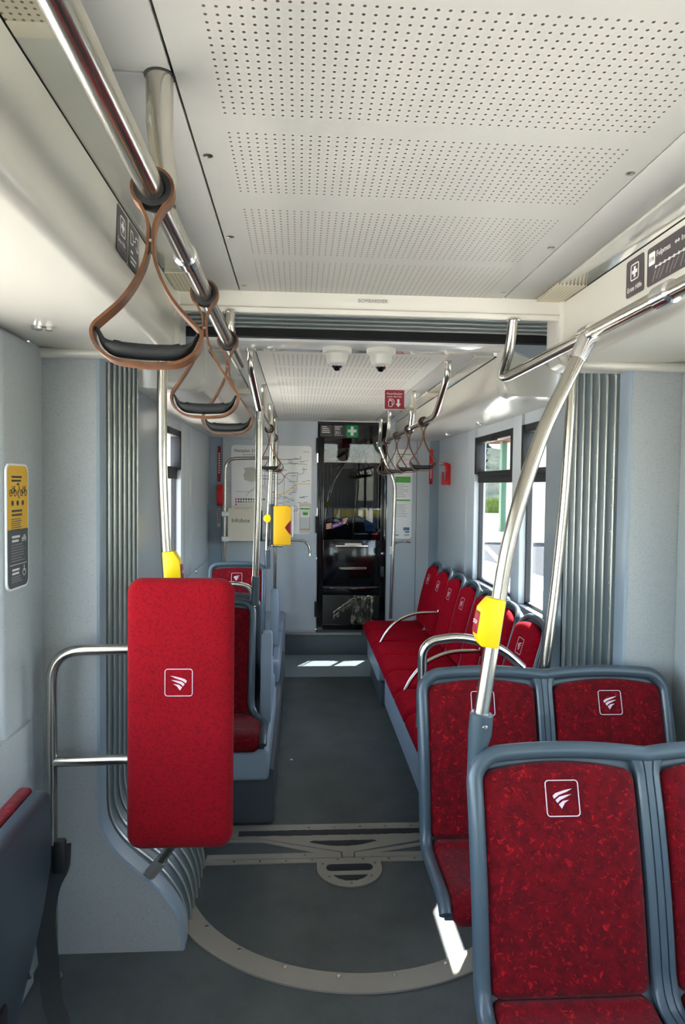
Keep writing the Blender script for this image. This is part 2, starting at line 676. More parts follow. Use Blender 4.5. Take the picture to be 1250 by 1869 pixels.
# turntable ring: half annulus of steel with countersunk screws
t = thing('turntable_ring', 'curved steel strip let into the floor around the round turntable', 'floor strip', (0, 2.86, 0))
b = MB()
pts = []
ro, ri = 0.772, 0.685
for k in range(65):
    a = R(180 + 180 * k / 64)
    pts.append((0.003 + ro * math.cos(a), 2.86 + ro * math.sin(a)))
for k in range(65):
    a = R(360 - 180 * k / 64)
    pts.append((0.003 + ri * math.cos(a), 2.86 + ri * math.sin(a)))
bm_pts = pts
o1, i1 = pts[:65], list(reversed(pts[65:]))
cl = lambda v: max(-0.625, min(0.625, v))
b.grid([[(cl(o1[k][0]), o1[k][1], 0.0), (cl(o1[k][0]), o1[k][1], 0.006), (cl(i1[k][0]), i1[k][1], 0.006), (cl(i1[k][0]), i1[k][1], 0.0)] for k in range(8, 57)])
b.build('ring_strip', 'alu', t)
for k in range(8):
    a = R(217 + 15 * k)
    MB().lathe([(0.0, 0.0075), (0.006, 0.0072), (0.007, 0.006)], (0.003 + 0.70 * math.cos(a), 2.86 + 0.70 * math.sin(a), 0.0), seg=10).build('screw', 'steel', t)

# hinged threshold plate
t = thing('threshold_plate', 'steel threshold plate with black grip inserts across the aisle floor', 'floor plate', (0, 3.0, 0))
F2 = lambda a, b_, h: (a, b_, h)
MB().prism([(-0.62, 3.172), (-0.62, 3.07), (-0.385, 3.046), (-0.036, 2.924), (-0.036, 2.884), (0.010, 2.884), (0.014, 2.924), (0.345, 3.022), (0.395, 3.033), (0.395, 3.172)], F2, 0.0, 0.005).build('flap', 'alu', t, smooth=0)
MB().prism([(-0.62, 3.055), (-0.39, 3.041), (-0.044, 2.921), (-0.044, 2.882), (-0.62, 2.882), (-0.62, 2.922), (-0.40, 2.922), (-0.158, 2.924), (-0.386, 3.020), (-0.62, 3.030)], F2, 0.0, 0.004).build('frame', 'alu', t, smooth=0)
MB().prism([(0.395, 3.012), (0.018, 2.919), (0.018, 2.882), (0.60, 2.882), (0.60, 2.918), (0.127, 2.918), (0.395, 2.988)], F2, 0.0, 0.004).build('frame', 'alu', t, smooth=0)
MB().prism([(-0.62, 2.876), (-0.62, 2.846), (0.62, 2.846), (0.62, 2.876)], F2, 0.0, 0.0045).build('hinge_bar', 'alu', t, smooth=0)
MB().prism([(-0.5, 3.117)] + [(-0.5 + 0.89 * k / 60, 3.113 + 0.004 * random.random()) for k in range(61)] + [(0.39 - 0.89 * k / 60, 3.068 + 0.005 * random.random()) for k in range(61)], F2, 0.005, 0.007).build('grip_insert', 'grit', t, smooth=0)
MB().prism([(-0.177, 3.010)] + [(-0.165 + 0.27 * k / 20, 3.016 + 0.004 * random.random()) for k in range(21)] + [(0.123, 3.008)] + [(0.105 - 0.27 * k / 20, 2.972 + 0.03 * abs(k / 10 - 1) ** 2 + 0.003 * random.random()) for k in range(21)], F2, 0.005, 0.007).build('grip_insert', 'grit', t, smooth=0)
for (x, y) in ([(-0.3 + 0.12 * k, 3.14) for k in range(6)] + [(-0.5 + 0.11 * k, 2.862) for k in range(10)] + [(-0.3 + 0.1 * k, 2.905) for k in range(2)]):
    MB().lathe([(0, 0.0066), (0.0045, 0.0064), (0.005, 0.005)], (x, y, 0.0), seg=8).build('screw', 'steel', t)

t = thing('pivot_plate', 'half round steel cover plate with two black grip slots on the turntable', 'floor plate', (-0.014, 2.80, 0))
b = MB()
hp = [(-0.150, 2.846)] + [(-0.014 + 0.136 * math.cos(R(180 + 180 * k / 24)), 2.80 + 0.136 * math.sin(R(180 + 180 * k / 24))) for k in range(25)] + [(0.122, 2.846)]
b.prism(hp, F2, 0.0, 0.005).build('plate', 'alu', t, smooth=0)
MB().prism([(x, y) for x, y in rrect(0.195, 0.048, 0.022, 5, -0.014, 2.80)], F2, 0.005, 0.0068).build('grip_insert', 'grit', t, smooth=0)
MB().prism([(-0.083, 2.742), (0.057, 2.742), (0.04, 2.722), (0.01, 2.706), (-0.035, 2.706), (-0.065, 2.722)], F2, 0.005, 0.0068).build('grip_insert', 'grit', t, smooth=0)
for (x, y) in ((-0.125, 2.83), (0.098, 2.83), (-0.10, 2.735), (0.073, 2.735), (-0.014, 2.685)):
    MB().lathe([(0, 0.0066), (0.0045, 0.0064), (0.005, 0.005)], (x, y, 0.0), seg=8).build('screw', 'steel', t)

tag(MB().lathe([(0, 0.004), (0.006, 0.003), (0.010, 0.0), (0.0, 0.0)], (-0.27, 3.95, 0.0005), seg=7).build('paper_scrap', 'paper'), 'tiny white paper scrap lying on the dark aisle floor', 'litter')

# ---- ceilings
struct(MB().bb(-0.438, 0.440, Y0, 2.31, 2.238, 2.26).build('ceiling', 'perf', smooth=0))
for s, nm in ((-1, 'left'), (1, 'right')):
    # plain strip in two boards with a thin joint
    x0, x1 = (-0.556, -0.443) if s < 0 else (0.445, 0.556)
    struct(MB().bb(x0, x1, Y0, 1.105, 2.238, 2.26, 0.0015).build('ceiling', 'ceil_plain'))
    struct(MB().bb(x0, x1, 1.109, 2.31, 2.238, 2.26, 0.0015).build('ceiling', 'ceil_plain'))
    struct(MB().bb(x0 - 0.01, x1 + 0.01, Y0, 2.31, 2.262, 2.30).build('ceiling', 'black_gap', smooth=0))
struct(MB().bb(-1.16, 1.16, Y0, 7.38, 2.30, 2.34).build('ceiling_roof', 'black_gap', smooth=0))
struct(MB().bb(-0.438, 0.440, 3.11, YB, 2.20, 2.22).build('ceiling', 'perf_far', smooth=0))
for s in (-1, 1):
    x0, x1 = sorted((s * 0.444, s * 0.556))
    struct(MB().bb(x0, x1, 3.11, 4.36, 2.20, 2.22, 0.0015).build('ceiling', 'ceil_plain'))
    struct(MB().bb(x0, x1, 4.364, YB, 2.20, 2.22, 0.0015).build('ceiling', 'ceil_plain'))
    struct(MB().bb(x0 - 0.01, x1 + 0.01, 3.11, YB, 2.222, 2.26).build('ceiling', 'black_gap', smooth=0))
# ceiling screws
scr = None
for i, (x, y, z) in enumerate([(-.421, .93, 2.238), (-.421, 1.37, 2.238), (-.421, 1.805, 2.238), (-.421, 2.235, 2.238), (.423, 1.37, 2.238), (.423, 1.805, 2.238), (.423, 2.235, 2.238)]):
    if scr is None:
        scr = tag(MB().lathe([(0, -0.002), (0.005, -0.0025), (0.0095, -0.001), (0.0095, 0.0)], (0, 0, 0), seg=14).build('ceiling_screw', 'steel', local=True), '', 'screw', 'screws along the ceiling panel edges')
        o = scr
    else:
        o = scr.copy()
        COL.objects.link(o)
    o.location = (x, y, z)
    o['label'] = ('dark screw head on the %s edge of the perforated ceiling, %s' % ('left' if x < 0 else 'right', {0: 'nearest one above the rail', 1: 'beside the first ceiling post', 2: 'second from the end beam', 3: 'close to the end beam'}[(i if i < 4 else i - 3)]))

# lamp strips between ceiling and cove
def lamp_strip(s, y0, y1, yl, label):
    x0, x1 = sorted((s * 0.558, s * 0.6475))
    t = thing('ceiling_lamp', label, 'lamp', (s * 0.6, y0, 2.24))
    MB().bb(x0, x1, y0, yl, 2.232, 2.25, 0.001).build('diffuser', 'strip_grey', t)
    MB().bb(x0, x1, yl + 0.002, y1, 2.230, 2.25, 0.001).build('end_cover', 'perf_lamp', t)
    return t


lamp_strip(-1, 1.02, 2.30, 2.10, 'long switched off lamp strip left of the near perforated ceiling')
lamp_strip(1, 0.2, 2.30, 2.10, 'long switched off lamp strip right of the near perforated ceiling')
t = thing('ceiling_lamp', 'beige perforated lamp end at top left corner above the near rail', 'lamp', (-0.6, 0.4, 2.24))
MB().bb(-0.644, -0.560, -1.0, 0.985, 2.228, 2.25, 0.001).build('end_cover', 'perf_lamp', t)
MB().bb(-0.644, -0.560, 0.985, 1.018, 2.226, 2.25, 0.002).build('end_rim', 'strip_beige', t)
for s, w in ((-1, 'left'), (1, 'right')):
    x0, x1 = sorted((s * 0.560, s * 0.644))
    t = thing('ceiling_lamp', 'lamp strip beside the far ceiling panel on the %s' % w, 'lamp', (s * 0.6, 3.2, 2.22))
    MB().bb(x0, x1, 3.11, 4.30, 2.194, 2.215, 0.001).build('diffuser', 'strip_grey', t)
    MB().bb(x0, x1, 4.302, 4.50, 2.192, 2.215, 0.001).build('end_cover', 'strip_beige', t)
    MB().bb(x0, x1, 4.502, YB, 2.194, 2.215, 0.001).build('diffuser', 'strip_grey', t)

# ---- coves (ducts above the windows)
def cove(s, y0, y1, zt, name):
    prof = [(0.648, zt), (0.651, 2.13), (0.655, 2.075)]
    for k in range(7):
        a = R(180 + 78 * k / 6)
        prof.append((0.700 + 0.045 * math.cos(a), 2.072 + 0.045 * math.sin(a)))
    prof += [(0.80, 2.031), (1.00, 2.033), (1.085, 2.040), (1.10, 2.06), (1.16, 2.06), (1.16, zt)]
    return struct(MB().prism(prof, lambda a, b_, h: (s * a, h, b_), y0, y1).build(name, 'cove', smooth=40))


cove(-1, Y0, 2.31, 2.228, 'ceiling_cove_left')
cove(1, Y0, 2.31, 2.228, 'ceiling_cove_right')
cove(-1, 2.97, YB, 2.19, 'ceiling_cove_left')
cove(1, 2.97, YB, 2.19, 'ceiling_cove_right')
# cove end trims: raised rounded border
for s, nm in ((-1, 'left'), (1, 'right')):
    path = rnd([(s * 0.652, 2.30, 2.24), (s * 0.652, 2.30, 2.024), (s * 1.085, 2.30, 2.022)], 0.055, 8)
    struct(MB().tube(path, 0.017, 12).build('trim_cove_end_' + nm, 'cove'))
    path = rnd([(s * 0.640, 2.34, 2.26), (s * 0.640, 2.34, 2.03), (s * 0.93, 2.34, 2.03)], 0.05, 8)
    b = MB()
    b.prism([(0.632, 2.25), (0.632, 2.06), (0.645, 2.025), (0.68, 2.012), (0.90, 2.012), (0.90, 2.05), (0.70, 2.06), (0.68, 2.08), (0.68, 2.25)], lambda a, b_, h: (s * a, h, b_), 2.305, 2.40)
    struct(b.build('trim_cove_cap_' + nm, 'cove'))
    struct(MB().bb(*sorted((s * 0.652, s * 0.648)), Y0, 2.28, 2.2285, 2.2302).build('trim_groove_' + nm, 'black_gap', smooth=0))
    # end box of the far cove
    b = MB()
    cp = [(0.64, 2.20)] + [(p.x, p.y) for p in rnd([(0.64, 2.15, 0), (0.64, 1.997, 0), (1.00, 1.995, 0)], 0.07, 8)] + [(1.00, 2.20)]
    b.prism(cp, lambda a, b_, h: (s * a, h, b_), 2.93, 3.06)
    bmesh.ops.bevel(b.bm, geom=[e for e in b.bm.edges if abs(e.verts[0].co.y - e.verts[1].co.y) < 1e-6], offset=0.012, segments=3, profile=0.5, affect='EDGES')
    struct(b.build('trim_far_cove_cap_' + nm, 'cove'))

# ---- end beam over the gangway
b = MB()
b.prism([(2.296, 2.246), (2.300, 2.190), (2.292, 2.184), (2.294, 2.169), (2.318, 2.171), (2.330, 2.262)], lambda a, b_, h: (h, a, b_), -0.648, 0.648)
beam = struct(b.build('ceiling_beam', 'beam_white'))
sg = thing('maker_lettering', 'small worn grey metal maker lettering on the white beam', 'lettering', (0.0, 2.2955, 2.217))
orient(sg, (1, 0, 0), (0, 0, 1))
text(sg, 'BOMBARDIER', 0, -0.007, 0.0175, 'grey_print', 0.001, 'CENTER', sx=0.93)

# ---- portal panels beside the gangway
SCURVE = [(-0.905, 2.06), (-0.905, 0.50), (-0.897, 0.44), (-0.872, 0.385), (-0.835, 0.335), (-0.77, 0.275), (-0.715, 0.225), (-0.672, 0.175), (-0.640, 0.12), (-0.626, 0.06), (-0.624, 0.0)]
SC_S = [(-0.905, 2.06), (-0.905, 1.2)] + [(p.x, p.y) for p in catmull([(a, b_, 0) for a, b_ in SCURVE[1:]], 5)]
for s, nm in ((-1, 'left'), (1, 'right')):
    f = lambda a, b_, h: (-s * a, h, b_)
    poly_ = [(-1.15, 2.06)] + SC_S + [(-1.15, 0.0)]
    struct(MB().prism(poly_, f, YP, YP + 0.055).build('wall_portal_' + nm, 'wall', smooth=30))
    # light rim strip on the edge of the panel
    b = MB()
    rows = []
    for i, (x, z) in enumerate(SC_S):
        if i == 0:
            tn = Vector((SC_S[1][0] - x, SC_S[1][1] - z))
        elif i == len(SC_S) - 1:
            tn = Vector((x - SC_S[i - 1][0], z - SC_S[i - 1][1]))
        else:
            tn = Vector((SC_S[i + 1][0] - SC_S[i - 1][0], SC_S[i + 1][1] - SC_S[i - 1][1]))
        tn.normalize()
        nx, nz = -tn.y, tn.x      # towards the aisle for the left side
        w = 0.007
        rows.append([f(x - nx * 0.004, z - nz * 0.004, YP - 0.002), f(x + nx * w * 0.7, z + nz * w * 0.7, YP + 0.001), f(x + nx * w, z + nz * w, YP + 0.010), f(x + nx * w, z + nz * w, YP + 0.068), f(x - nx * 0.004, z - nz * 0.004, YP + 0.072)])
    b.grid(rows)
    struct(b.build('trim_portal_' + nm, 'rim_grey', smooth=50))
    # far portal
    poly2 = [(-1.15, 2.30), (-0.66, 2.30), (-0.66, 2.19), (-0.92, 2.10), (-0.935, 2.06), (-0.935, 0.5), (-0.80, 0.30), (-0.70, 0.2), (-0.66, 0.1), (-0.655, 0.0), (-1.15, 0.0)]
    struct(MB().prism(poly2, f, YF, YF + 0.06).build('wall_far_portal_' + nm, 'smooth_grey', smooth=30))
    # dark seal between bellows and far portal
    poly3 = [(-1.02, 2.30), (-0.92, 2.30), (-0.92, 0.5), (-0.80, 0.31), (-0.66, 0.1), (-0.655, 0.0), (-1.02, 0.0)]
    struct(MB().prism(poly3, f, YF - 0.03, YF + 0.001).build('trim_seal_' + nm, 'black_gap', smooth=0))
    # smooth lining behind the far portal
    x0, x1 = sorted((s * 1.0, s * 1.15))
    struct(MB().bb(x0, x1, YF + 0.05, 3.40 if s > 0 else 3.96, 0.0, 2.05, 0.012).build('wall_lining_' + nm, 'smooth_grey'))
    struct(MB().bb(*sorted((s * 0.996, s * 1.001)), 3.13, 3.134, 0.45, 2.0).build('trim_lining_joint_' + nm, 'black_gap', smooth=0))

# header of the far section
struct(MB().bb(-0.66, 0.66, YF, 3.108, 2.199, 2.30, 0.008).build('ceiling_header', 'gloss_white'))
struct(MB().bb(-0.95, 0.95, YF - 0.035, YF + 0.0, 2.212, 2.30).build('trim_seal_top', 'black_gap', smooth=0))

# ---- bellows
t = thing('gangway_bellows', 'grey ribbed rubber bellows lining the gangway between the two tram sections', 'bellows', (0, 2.6, 0))
prof = [(p.x, p.y) for p in catmull([(-0.632, 0.0, 0), (-0.636, 0.06, 0), (-0.655, 0.13, 0), (-0.69, 0.19, 0), (-0.735, 0.24, 0), (-0.79, 0.287, 0), (-0.85, 0.342, 0), (-0.888, 0.40, 0), (-0.905, 0.47, 0), (-0.908, 0.60, 0)], 4)]
prof += [(-0.908, z) for z in (0.9, 1.2, 1.5, 1.8, 2.0)]
for k in range(9):
    a = R(180 - 90 * k / 8)
    prof.append((-0.768 + 0.14 * math.cos(a), 2.115 + 0.14 * math.sin(a)))
prof += [(x, 2.255) for x in (-0.6, -0.3, 0.0, 0.3, 0.6)]
left_n = len(prof) - 5
prof += [(-x, z) for x, z in reversed(prof[:left_n])]
nfold = 7
NS = nfold * 6
YB0, YB1 = YP + 0.06, YF - 0.035
ys = []
for j in range(NS + 1):
    u = j / NS
    ph = (u * nfold) % 1.0
    ys.append((YB0 + u * (YB1 - YB0), 0.010 * (0.5 + 0.5 * math.cos((ph - 0.5) * 2 * PI)) ** 2))


def bell_normal(i):
    a0, a1 = prof[max(0, i - 1)], prof[min(len(prof) - 1, i + 1)]
    tn = Vector((a1[0] - a0[0], a1[1] - a0[1])).normalized()
    return tn.y, -tn.x


def bellows_part(i0, i1, name):
    b = MB()
    rows = []
    for i in range(i0, i1):
        x, z = prof[i]
        nx, nz = bell_normal(i)
        rows.append([(x + nx * d, y, z + nz * d) for (y, d) in ys])
    b.grid(rows)
    return b.build(name, 'bellows', t, smooth=70)


bellows_part(0, left_n, 'side_wall')
bellows_part(left_n - 1, left_n + 6, 'roof')
bellows_part(left_n + 5, len(prof), 'side_wall')
for k in range(nfold):
    y = YB0 + (k + 0.5) / nfold * (YB1 - YB0)
    path = []
    for i in range(len(prof)):
        nx, nz = bell_normal(i)
        path.append((prof[i][0] + nx * 0.011, y, prof[i][1] + nz * 0.011))
    MB().tube(path, [0.0095 if p[2] > 2.25 else 0.0056 for p in path], 10).build('rib', 'rib', t, smooth=70)
# rivets: rows of studs in the valleys
b = MB()
for s in (-1, 1):
    for f_ in (1, 3, 5, 6):
        y = YP + 0.06 + f_ / nfold * (YB1 - YB0)
        for k in range(16):
            z = 0.55 + k * 0.095 + (0.04 if f_ % 2 else 0)
            b.lathe([(0.0042, 0), (0.0035, 0.003), (0, 0.004)], (s * 0.908, y, z), (-s, 0, 0), seg=6)
for f_ in (4, 6):
    y = YP + 0.06 + f_ / nfold * (YB1 - YB0)
    for k in range(17):
        b.lathe([(0.0042, 0), (0.0035, 0.003), (0, 0.004)], (-0.6 + k * 0.075, y, 2.255), (0, 0, -1), seg=6)
st = b.build('rivets', 'steel', t)
st['kind'] = 'stuff'

# ---- near side walls
for s, nm in ((-1, 'left'), (1, 'right')):
    X = lambda a, b_: sorted((s * a, s * b_))
    for (y0, y1) in ((Y0, YP),):
        struct(MB().bb(*X(1.13, 1.17), y0, y1, 0.0, 0.86).build('wall_' + nm, 'wall_far', smooth=0))
    struct(MB().bb(*X(1.13, 1.17), Y0, YP, 1.98, 2.1).build('wall_' + nm, 'wall_far', smooth=0))
    struct(MB().bb(*X(1.08, 1.17), 2.0, YP, 0.0, 2.04, 0.02, 3).build('wall_pillar_' + nm, 'wall'))
    struct(MB().bb(*X(1.068, 1.17), 1.2, 2.19, 0.0, 0.855, 0.01).build('baseboard_' + nm, 'wall'))
    # windows and glazed doors: frame + pane
    wins = [(-3.6, -1.7, 0.86), (-1.6, 0.2, 0.86), (0.3, 1.96, 0.86)]
    for i, (y0, y1, z0) in enumerate(wins):
        w = MB()
        w.bb(*X(1.135, 1.165), y0, y1, z0, z0 + 0.04)
        w.bb(*X(1.135, 1.165), y0, y1, 1.94, 1.98)
        w.bb(*X(1.135, 1.165), y0, y0 + 0.04, z0 + 0.04, 1.94)
        w.bb(*X(1.135, 1.165), y1 - 0.04, y1, z0 + 0.04, 1.94)
        if z0 < 0.5:
            pass
        fr = struct(w.build('window_%d' % (i + 1 + (0 if s < 0 else 3)), 'black_matte', smooth=0))
        MB().bb(*X(1.147, 1.152), y0 + 0.03, y1 - 0.03, z0 + 0.03, 1.95).build('pane', 'glass' if s < 0 else 'glass_tint', fr, smooth=0)
    for (y0, y1) in ((Y0, -3.6), (-1.7, -1.6), (0.2, 0.3), (1.96, 2.05)):
        struct(MB().bb(*X(1.12, 1.17), y0, y1, 0.86, 1.98).build('wall_' + nm, 'wall', smooth=0))
# end of the near section, behind the camera
struct(MB().bb(-1.16, 1.16, Y0 - 0.05, Y0, 0.0, 2.30).build('wall_back', 'wall', smooth=0))

# ---- far side walls with windows
for s, nm in ((-1, 'left'), (1, 'right')):
    X = lambda a, b_: sorted((s * a, s * b_))
    struct(MB().bb(*X(1.08, 1.17), 3.38, YB, 0.0, 0.90).build('wall_' + nm, 'wall_far', smooth=0))
    struct(MB().bb(*X(1.08, 1.17), 5.12, YB + 0.05, 0.90, 2.05, 0.01).build('wall_' + nm, 'wall_far'))
    struct(MB().bb(*X(1.066, 1.17), 5.32, 5.34, 0.90, 2.03, 0.004).build('trim_wall_' + nm, 'wall_far'))
    struct(MB().bb(*X(1.08, 1.17), *((4.03, 4.20) if s > 0 else (4.95, 5.13)), 0.90, 2.05, 0.012).build('wall_pillar_' + nm, 'wall_far'))
    struct(MB().bb(*X(1.10, 1.17), 3.38, 5.12, 1.975, 2.05).build('wall_' + nm, 'wall_far', smooth=0))
    for (y0, y1, i) in (((4.20, 5.12, 7), (3.42, 4.03, 8)) if s > 0 else ((3.97, 4.95, 9),)):
        w = MB()
        xi, xo = 1.10, 1.15
        w.bb(*X(xi - 0.015, xo), y0, y1, 1.93, 1.975, 0.004)
        w.bb(*X(xi + 0.005, xo), y0, y1, 1.685, 1.72, 0.006)
        w.bb(*X(xi + 0.01, xo), y0, y1, 1.635, 1.685, 0.003)
        w.bb(*X(xi - 0.02, xo), y0, y0 + 0.045, 1.70, 1.975, 0.004)
        w.bb(*X(xi - 0.02, xo), y1 - 0.045, y1, 1.70, 1.975, 0.004)
        w.bb(*X(xi + 0.02, xo), y0, y0 + 0.018, 0.90, 1.66)
        w.bb(*X(xi + 0.02, xo), y1 - 0.018, y1, 0.90, 1.66)
        w.bb(*X(xi + 0.02, xo), y0, y1, 0.90, 0.92)
        fr = struct(w.build('window_' + str(i), 'black_matte'))
        MB().bb(*X(1.132, 1.136), y0 + 0.01, y1 - 0.01, 0.91, 1.96).build('pane', 'glass_far' if s > 0 else 'glass_clear', fr, smooth=0)
        MB().box((s * 1.075, (y0 + y1) / 2 - 0.05, 1.935), (0.03, 0.12, 0.035), 0.006).build('latch', 'black_matte', fr)

# ---- cab bulkhead
struct(MB().bb(-0.955, -0.075, YB, YB + 0.05, 0.0, 2.20).build('wall_bulkhead', 'wall_far', smooth=0))
struct(MB().bb(0.585, 0.99, YB, YB + 0.05, 0.0, 2.20).build('wall_bulkhead', 'wall_far', smooth=0))
struct(MB().bb(-1.10, -0.957, YB + 0.004, YB + 0.05, 0.0, 2.20).build('wall_bulkhead_edge', 'rim_grey', smooth=0))
struct(MB().bb(0.992, 1.10, YB + 0.004, YB + 0.05, 0.0, 2.20).build('wall_bulkhead_edge', 'rim_grey', smooth=0))
struct(MB().bb(0.864, 0.868, YB - 0.0015, YB + 0.01, 0.2, 2.1).build('trim_bulkhead_joint', 'dark_print', smooth=0))
struct(MB().bb(-0.957, -0.954, YB - 0.0015, YB + 0.01, 0.2, 2.1).build('trim_bulkhead_joint', 'dark_print', smooth=0))
struct(MB().bb(-0.075, 0.585, YB, YB + 0.05, 0.0, 0.236).build('wall_bulkhead_sill', 'riser', smooth=0))
for k in range(3):
    struct(MB().bb(1.03 + 0.012 * k, 1.033 + 0.012 * k, YB - 0.001, YB + 0.01, 0.9, 2.0).build('trim_groove', 'rim_grey', smooth=0))

# cab door
d = struct(MB().bb(-0.07, -0.012, YB - 0.012, YB + 0.03, 0.24, 2.17, 0.003).build('door_1', 'black'), 'black glazed cab door')
MB().bb(0.525, 0.580, YB - 0.012, YB + 0.03, 0.24, 2.17, 0.003).build('stile', 'black', d)
MB().bb(-0.012, 0.525, YB - 0.012, YB + 0.03, 2.045, 2.17).build('head_rail', 'black', d)
MB().bb(-0.012, 0.525, YB - 0.012, YB + 0.03, 0.652, 1.092, 0.003).build('middle_panel', 'black', d)
MB().bb(-0.012, 0.525, YB - 0.012, YB + 0.03, 0.57, 0.645, 0.003).build('rail', 'black', d)
MB().bb(-0.012, 0.525, YB - 0.012, YB + 0.03, 0.24, 0.284).build('foot_rail', 'black', d)
MB().bb(-0.012, 0.525, YB - 0.004, YB + 0.002, 1.092, 2.045).build('pane', 'glass_dark', d, smooth=0)
MB().bb(-0.012, 0.525, YB - 0.004, YB + 0.002, 0.284, 0.57).build('pane', 'glass_low', d, smooth=0)
for z0, z1 in ((1.90, 2.045), (1.155, 1.313), (0.364, 0.513)):
    h = MB()
    h.bb(-0.088, -0.066, YB - 0.022, YB - 0.008, z0, z1, 0.004)
    h.tube([(-0.076, YB - 0.02, z0 + 0.005), (-0.076, YB - 0.02, z1 - 0.005)], 0.008, 10)
    h.build('hinge', 'black_matte', d)
hd = MB().bb(0.105, 0.415, YB - 0.03, YB - 0.010, 1.022, 1.045, 0.005).build('tray_lip', 'steel', d)
MB().bb(0.19, 0.35, YB - 0.016, YB - 0.010, 1.045, 1.062, 0.001).build('label_strip', 'white_print', d)
h = MB()
h.tube(rnd([(0.145, YB - 0.01, 0.83), (0.145, YB - 0.045, 0.83), (0.39, YB - 0.045, 0.83), (0.39, YB - 0.01, 0.83)], 0.015, 4), 0.013, 10)
h.build('handle', 'steel', d)
MB().lathe([(0.014, 0), (0.014, 0.008), (0.006, 0.012), (0, 0.012)], (0.55, YB - 0.012, 0.965), (0, -1, 0), 14).build('lock', 'steel', d)
MB().bb(0.535, 0.565, YB - 0.018, YB - 0.010, 0.745, 0.845, 0.003).build('keeper', 'dark_plastic', d)

# cab behind the door
struct(MB().bb(-1.16, 1.16, 7.32, 7.37, 0.0, 1.24).build('wall_cab_front', 'cab_dark', smooth=0))
struct(MB().bb(-1.16, 1.16, 7.32, 7.37, 2.05, 2.30).build('wall_cab_front', 'cab_dark', smooth=0))
struct(MB().bb(-1.16, -1.10, YB, 7.32, 0.0, 2.3).build('wall_cab_left', 'cab_dark', smooth=0))
struct(MB().bb(1.10, 1.16, YB, 7.32, 0.0, 2.3).build('wall_cab_right', 'cab_dark', smooth=0))
struct(MB().bb(-1.16, 1.16, YB + 0.05, 7.32, -0.06, 0.0).build('floor_cab', 'cab_dark', smooth=0))
w = struct(MB().bb(-0.02, 0.02, 7.32, 7.36, 1.24, 2.05).build('window_10', 'cab_dark', smooth=0))
MB().bb(-1.16, 1.16, 7.34, 7.345, 1.24, 2.05).build('pane', 'glass_clear', w, smooth=0)
t = thing('driver_console', 'dark driver console seen through the upper door glass', 'console', (0.2, 7.15, 0))
MB().bb(-0.5, 0.9, 6.98, 7.31, 0.0, 0.86, 0.04).build('desk', 'cab_dark', t)
for k, x in enumerate((0.02, 0.12, 0.33, 0.47)):
    MB().tube([(x, 7.2, 0.85), (x + 0.02 * (k - 1), 7.28, 1.62)], 0.008, 8).build('cable', 'black_rubber', t)
t = thing('added_backdrop', 'added dark pleated blind hanging behind the middle of the cab door glass', 'backdrop', (0.25, 6.70, 1.6))  # added sheet that darkens the bright cab behind the upper glass
rows = []
for j in range(2):
    rows.append([(-0.16 + 0.8 * i / 96, 6.70 + (0.008 if (i // 2) % 2 else 0.0) + 0.002 * math.sin(i), (1.385, 1.81)[j]) for i in range(97)])
b = MB()
b.grid(rows)
b.build('fabric', 'cab_dark', t, smooth=0, solid=0.003)
MB().tube([(-0.18, 6.70, 1.815), (0.66, 6.70, 1.815)], 0.014, 10).build('top_rod', 'black_matte', t)
for x in (-0.17, 0.65):
    MB().tube([(x, 6.70, 1.80), (x, 6.70, 2.302)], 0.005, 8).build('hanger', 'black_matte', t)
t = thing('tablet', 'blue lit tablet screen on a stand behind the door glass', 'tablet', (0.46, 6.66, 1.15))
b = MB().box((0.455, 6.68, 1.225), (0.115, 0.012, 0.16), 0.004).build('body', 'black_matte', t)
MB().box((0.455, 6.672, 1.226), (0.098, 0.003, 0.138)).build('screen', 'screen_lit', t)
MB().bb(0.30, 0.54, 6.62, 6.80, 1.115, 1.13, 0.004).build('shelf', 'cab_dark', t)
MB().bb(0.44, 0.47, 6.69, 6.71, 0.0, 1.2, 0.003).build('stand', 'black_matte', t)
t = thing('driver_mirror', 'rounded dark mirror hanging behind the top of the cab door glass', 'mirror', (0.18, 6.62, 1.95))
b = MB()
b.prism([(0.18 + p[0] * 1.0 + p[1] * 0.08, 1.94 + p[1]) for p in rrect(0.115, 0.205, 0.05, 6)], lambda a, c, h: (a, h, c), 6.60, 6.63)
b.build('housing', 'black_matte', t)
b = MB()
b.prism([(0.18 + p[0] * 1.0 + p[1] * 0.08, 1.94 + p[1]) for p in rrect(0.098, 0.185, 0.044, 6)], lambda a, c, h: (a, h, c), 6.597, 6.601)
b.build('mirror_glass', 'chrome', t)
MB().tube([(0.2, 6.62, 2.03), (0.2, 6.62, 2.302)], 0.006, 8).build('arm', 'black_matte', t)
t = thing('film_bundle', 'crumpled pale plastic film behind the lower glass of the cab door', 'packaging', (0.37, 6.6, 0.0))
b = MB()
rows = []
for i in range(15):
    a = i / 14
    row = []
    for j in range(15):
        c = j / 14
        row.append((0.30 + 0.18 * c + 0.012 * random.uniform(-1, 1) - 0.05 * (1 - a) * (c < 0.3), 6.56 + 0.05 * random.random() + 0.05 * abs(c - 0.5), 0.01 + 0.52 * a + 0.01 * random.uniform(-1, 1)))
    rows.append(row)
b.grid(rows)
b.build('sheet', 'foil', t, smooth=0, solid=0.004)
b = MB()
rows = []
for i in range(7):
    row = []
    for j in range(10):
        c = j / 9
        row.append((0.10 + 0.2 * c, 6.58 + 0.03 * random.random(), 0.30 + 0.15 * c + 0.012 * i + 0.01 * random.random()))
    rows.append(row)
b.grid(rows)
b.build('fold', 'foil', t, smooth=0, solid=0.004)

# ================================================================== THINGS
# ---- handrails overhead
def flange(b, p, r=0.030, up=1):
    b.lathe([(r, 0.0), (r, -0.004 * up), (0.022, -0.006 * up)], p, (0, 0, 1), 20)


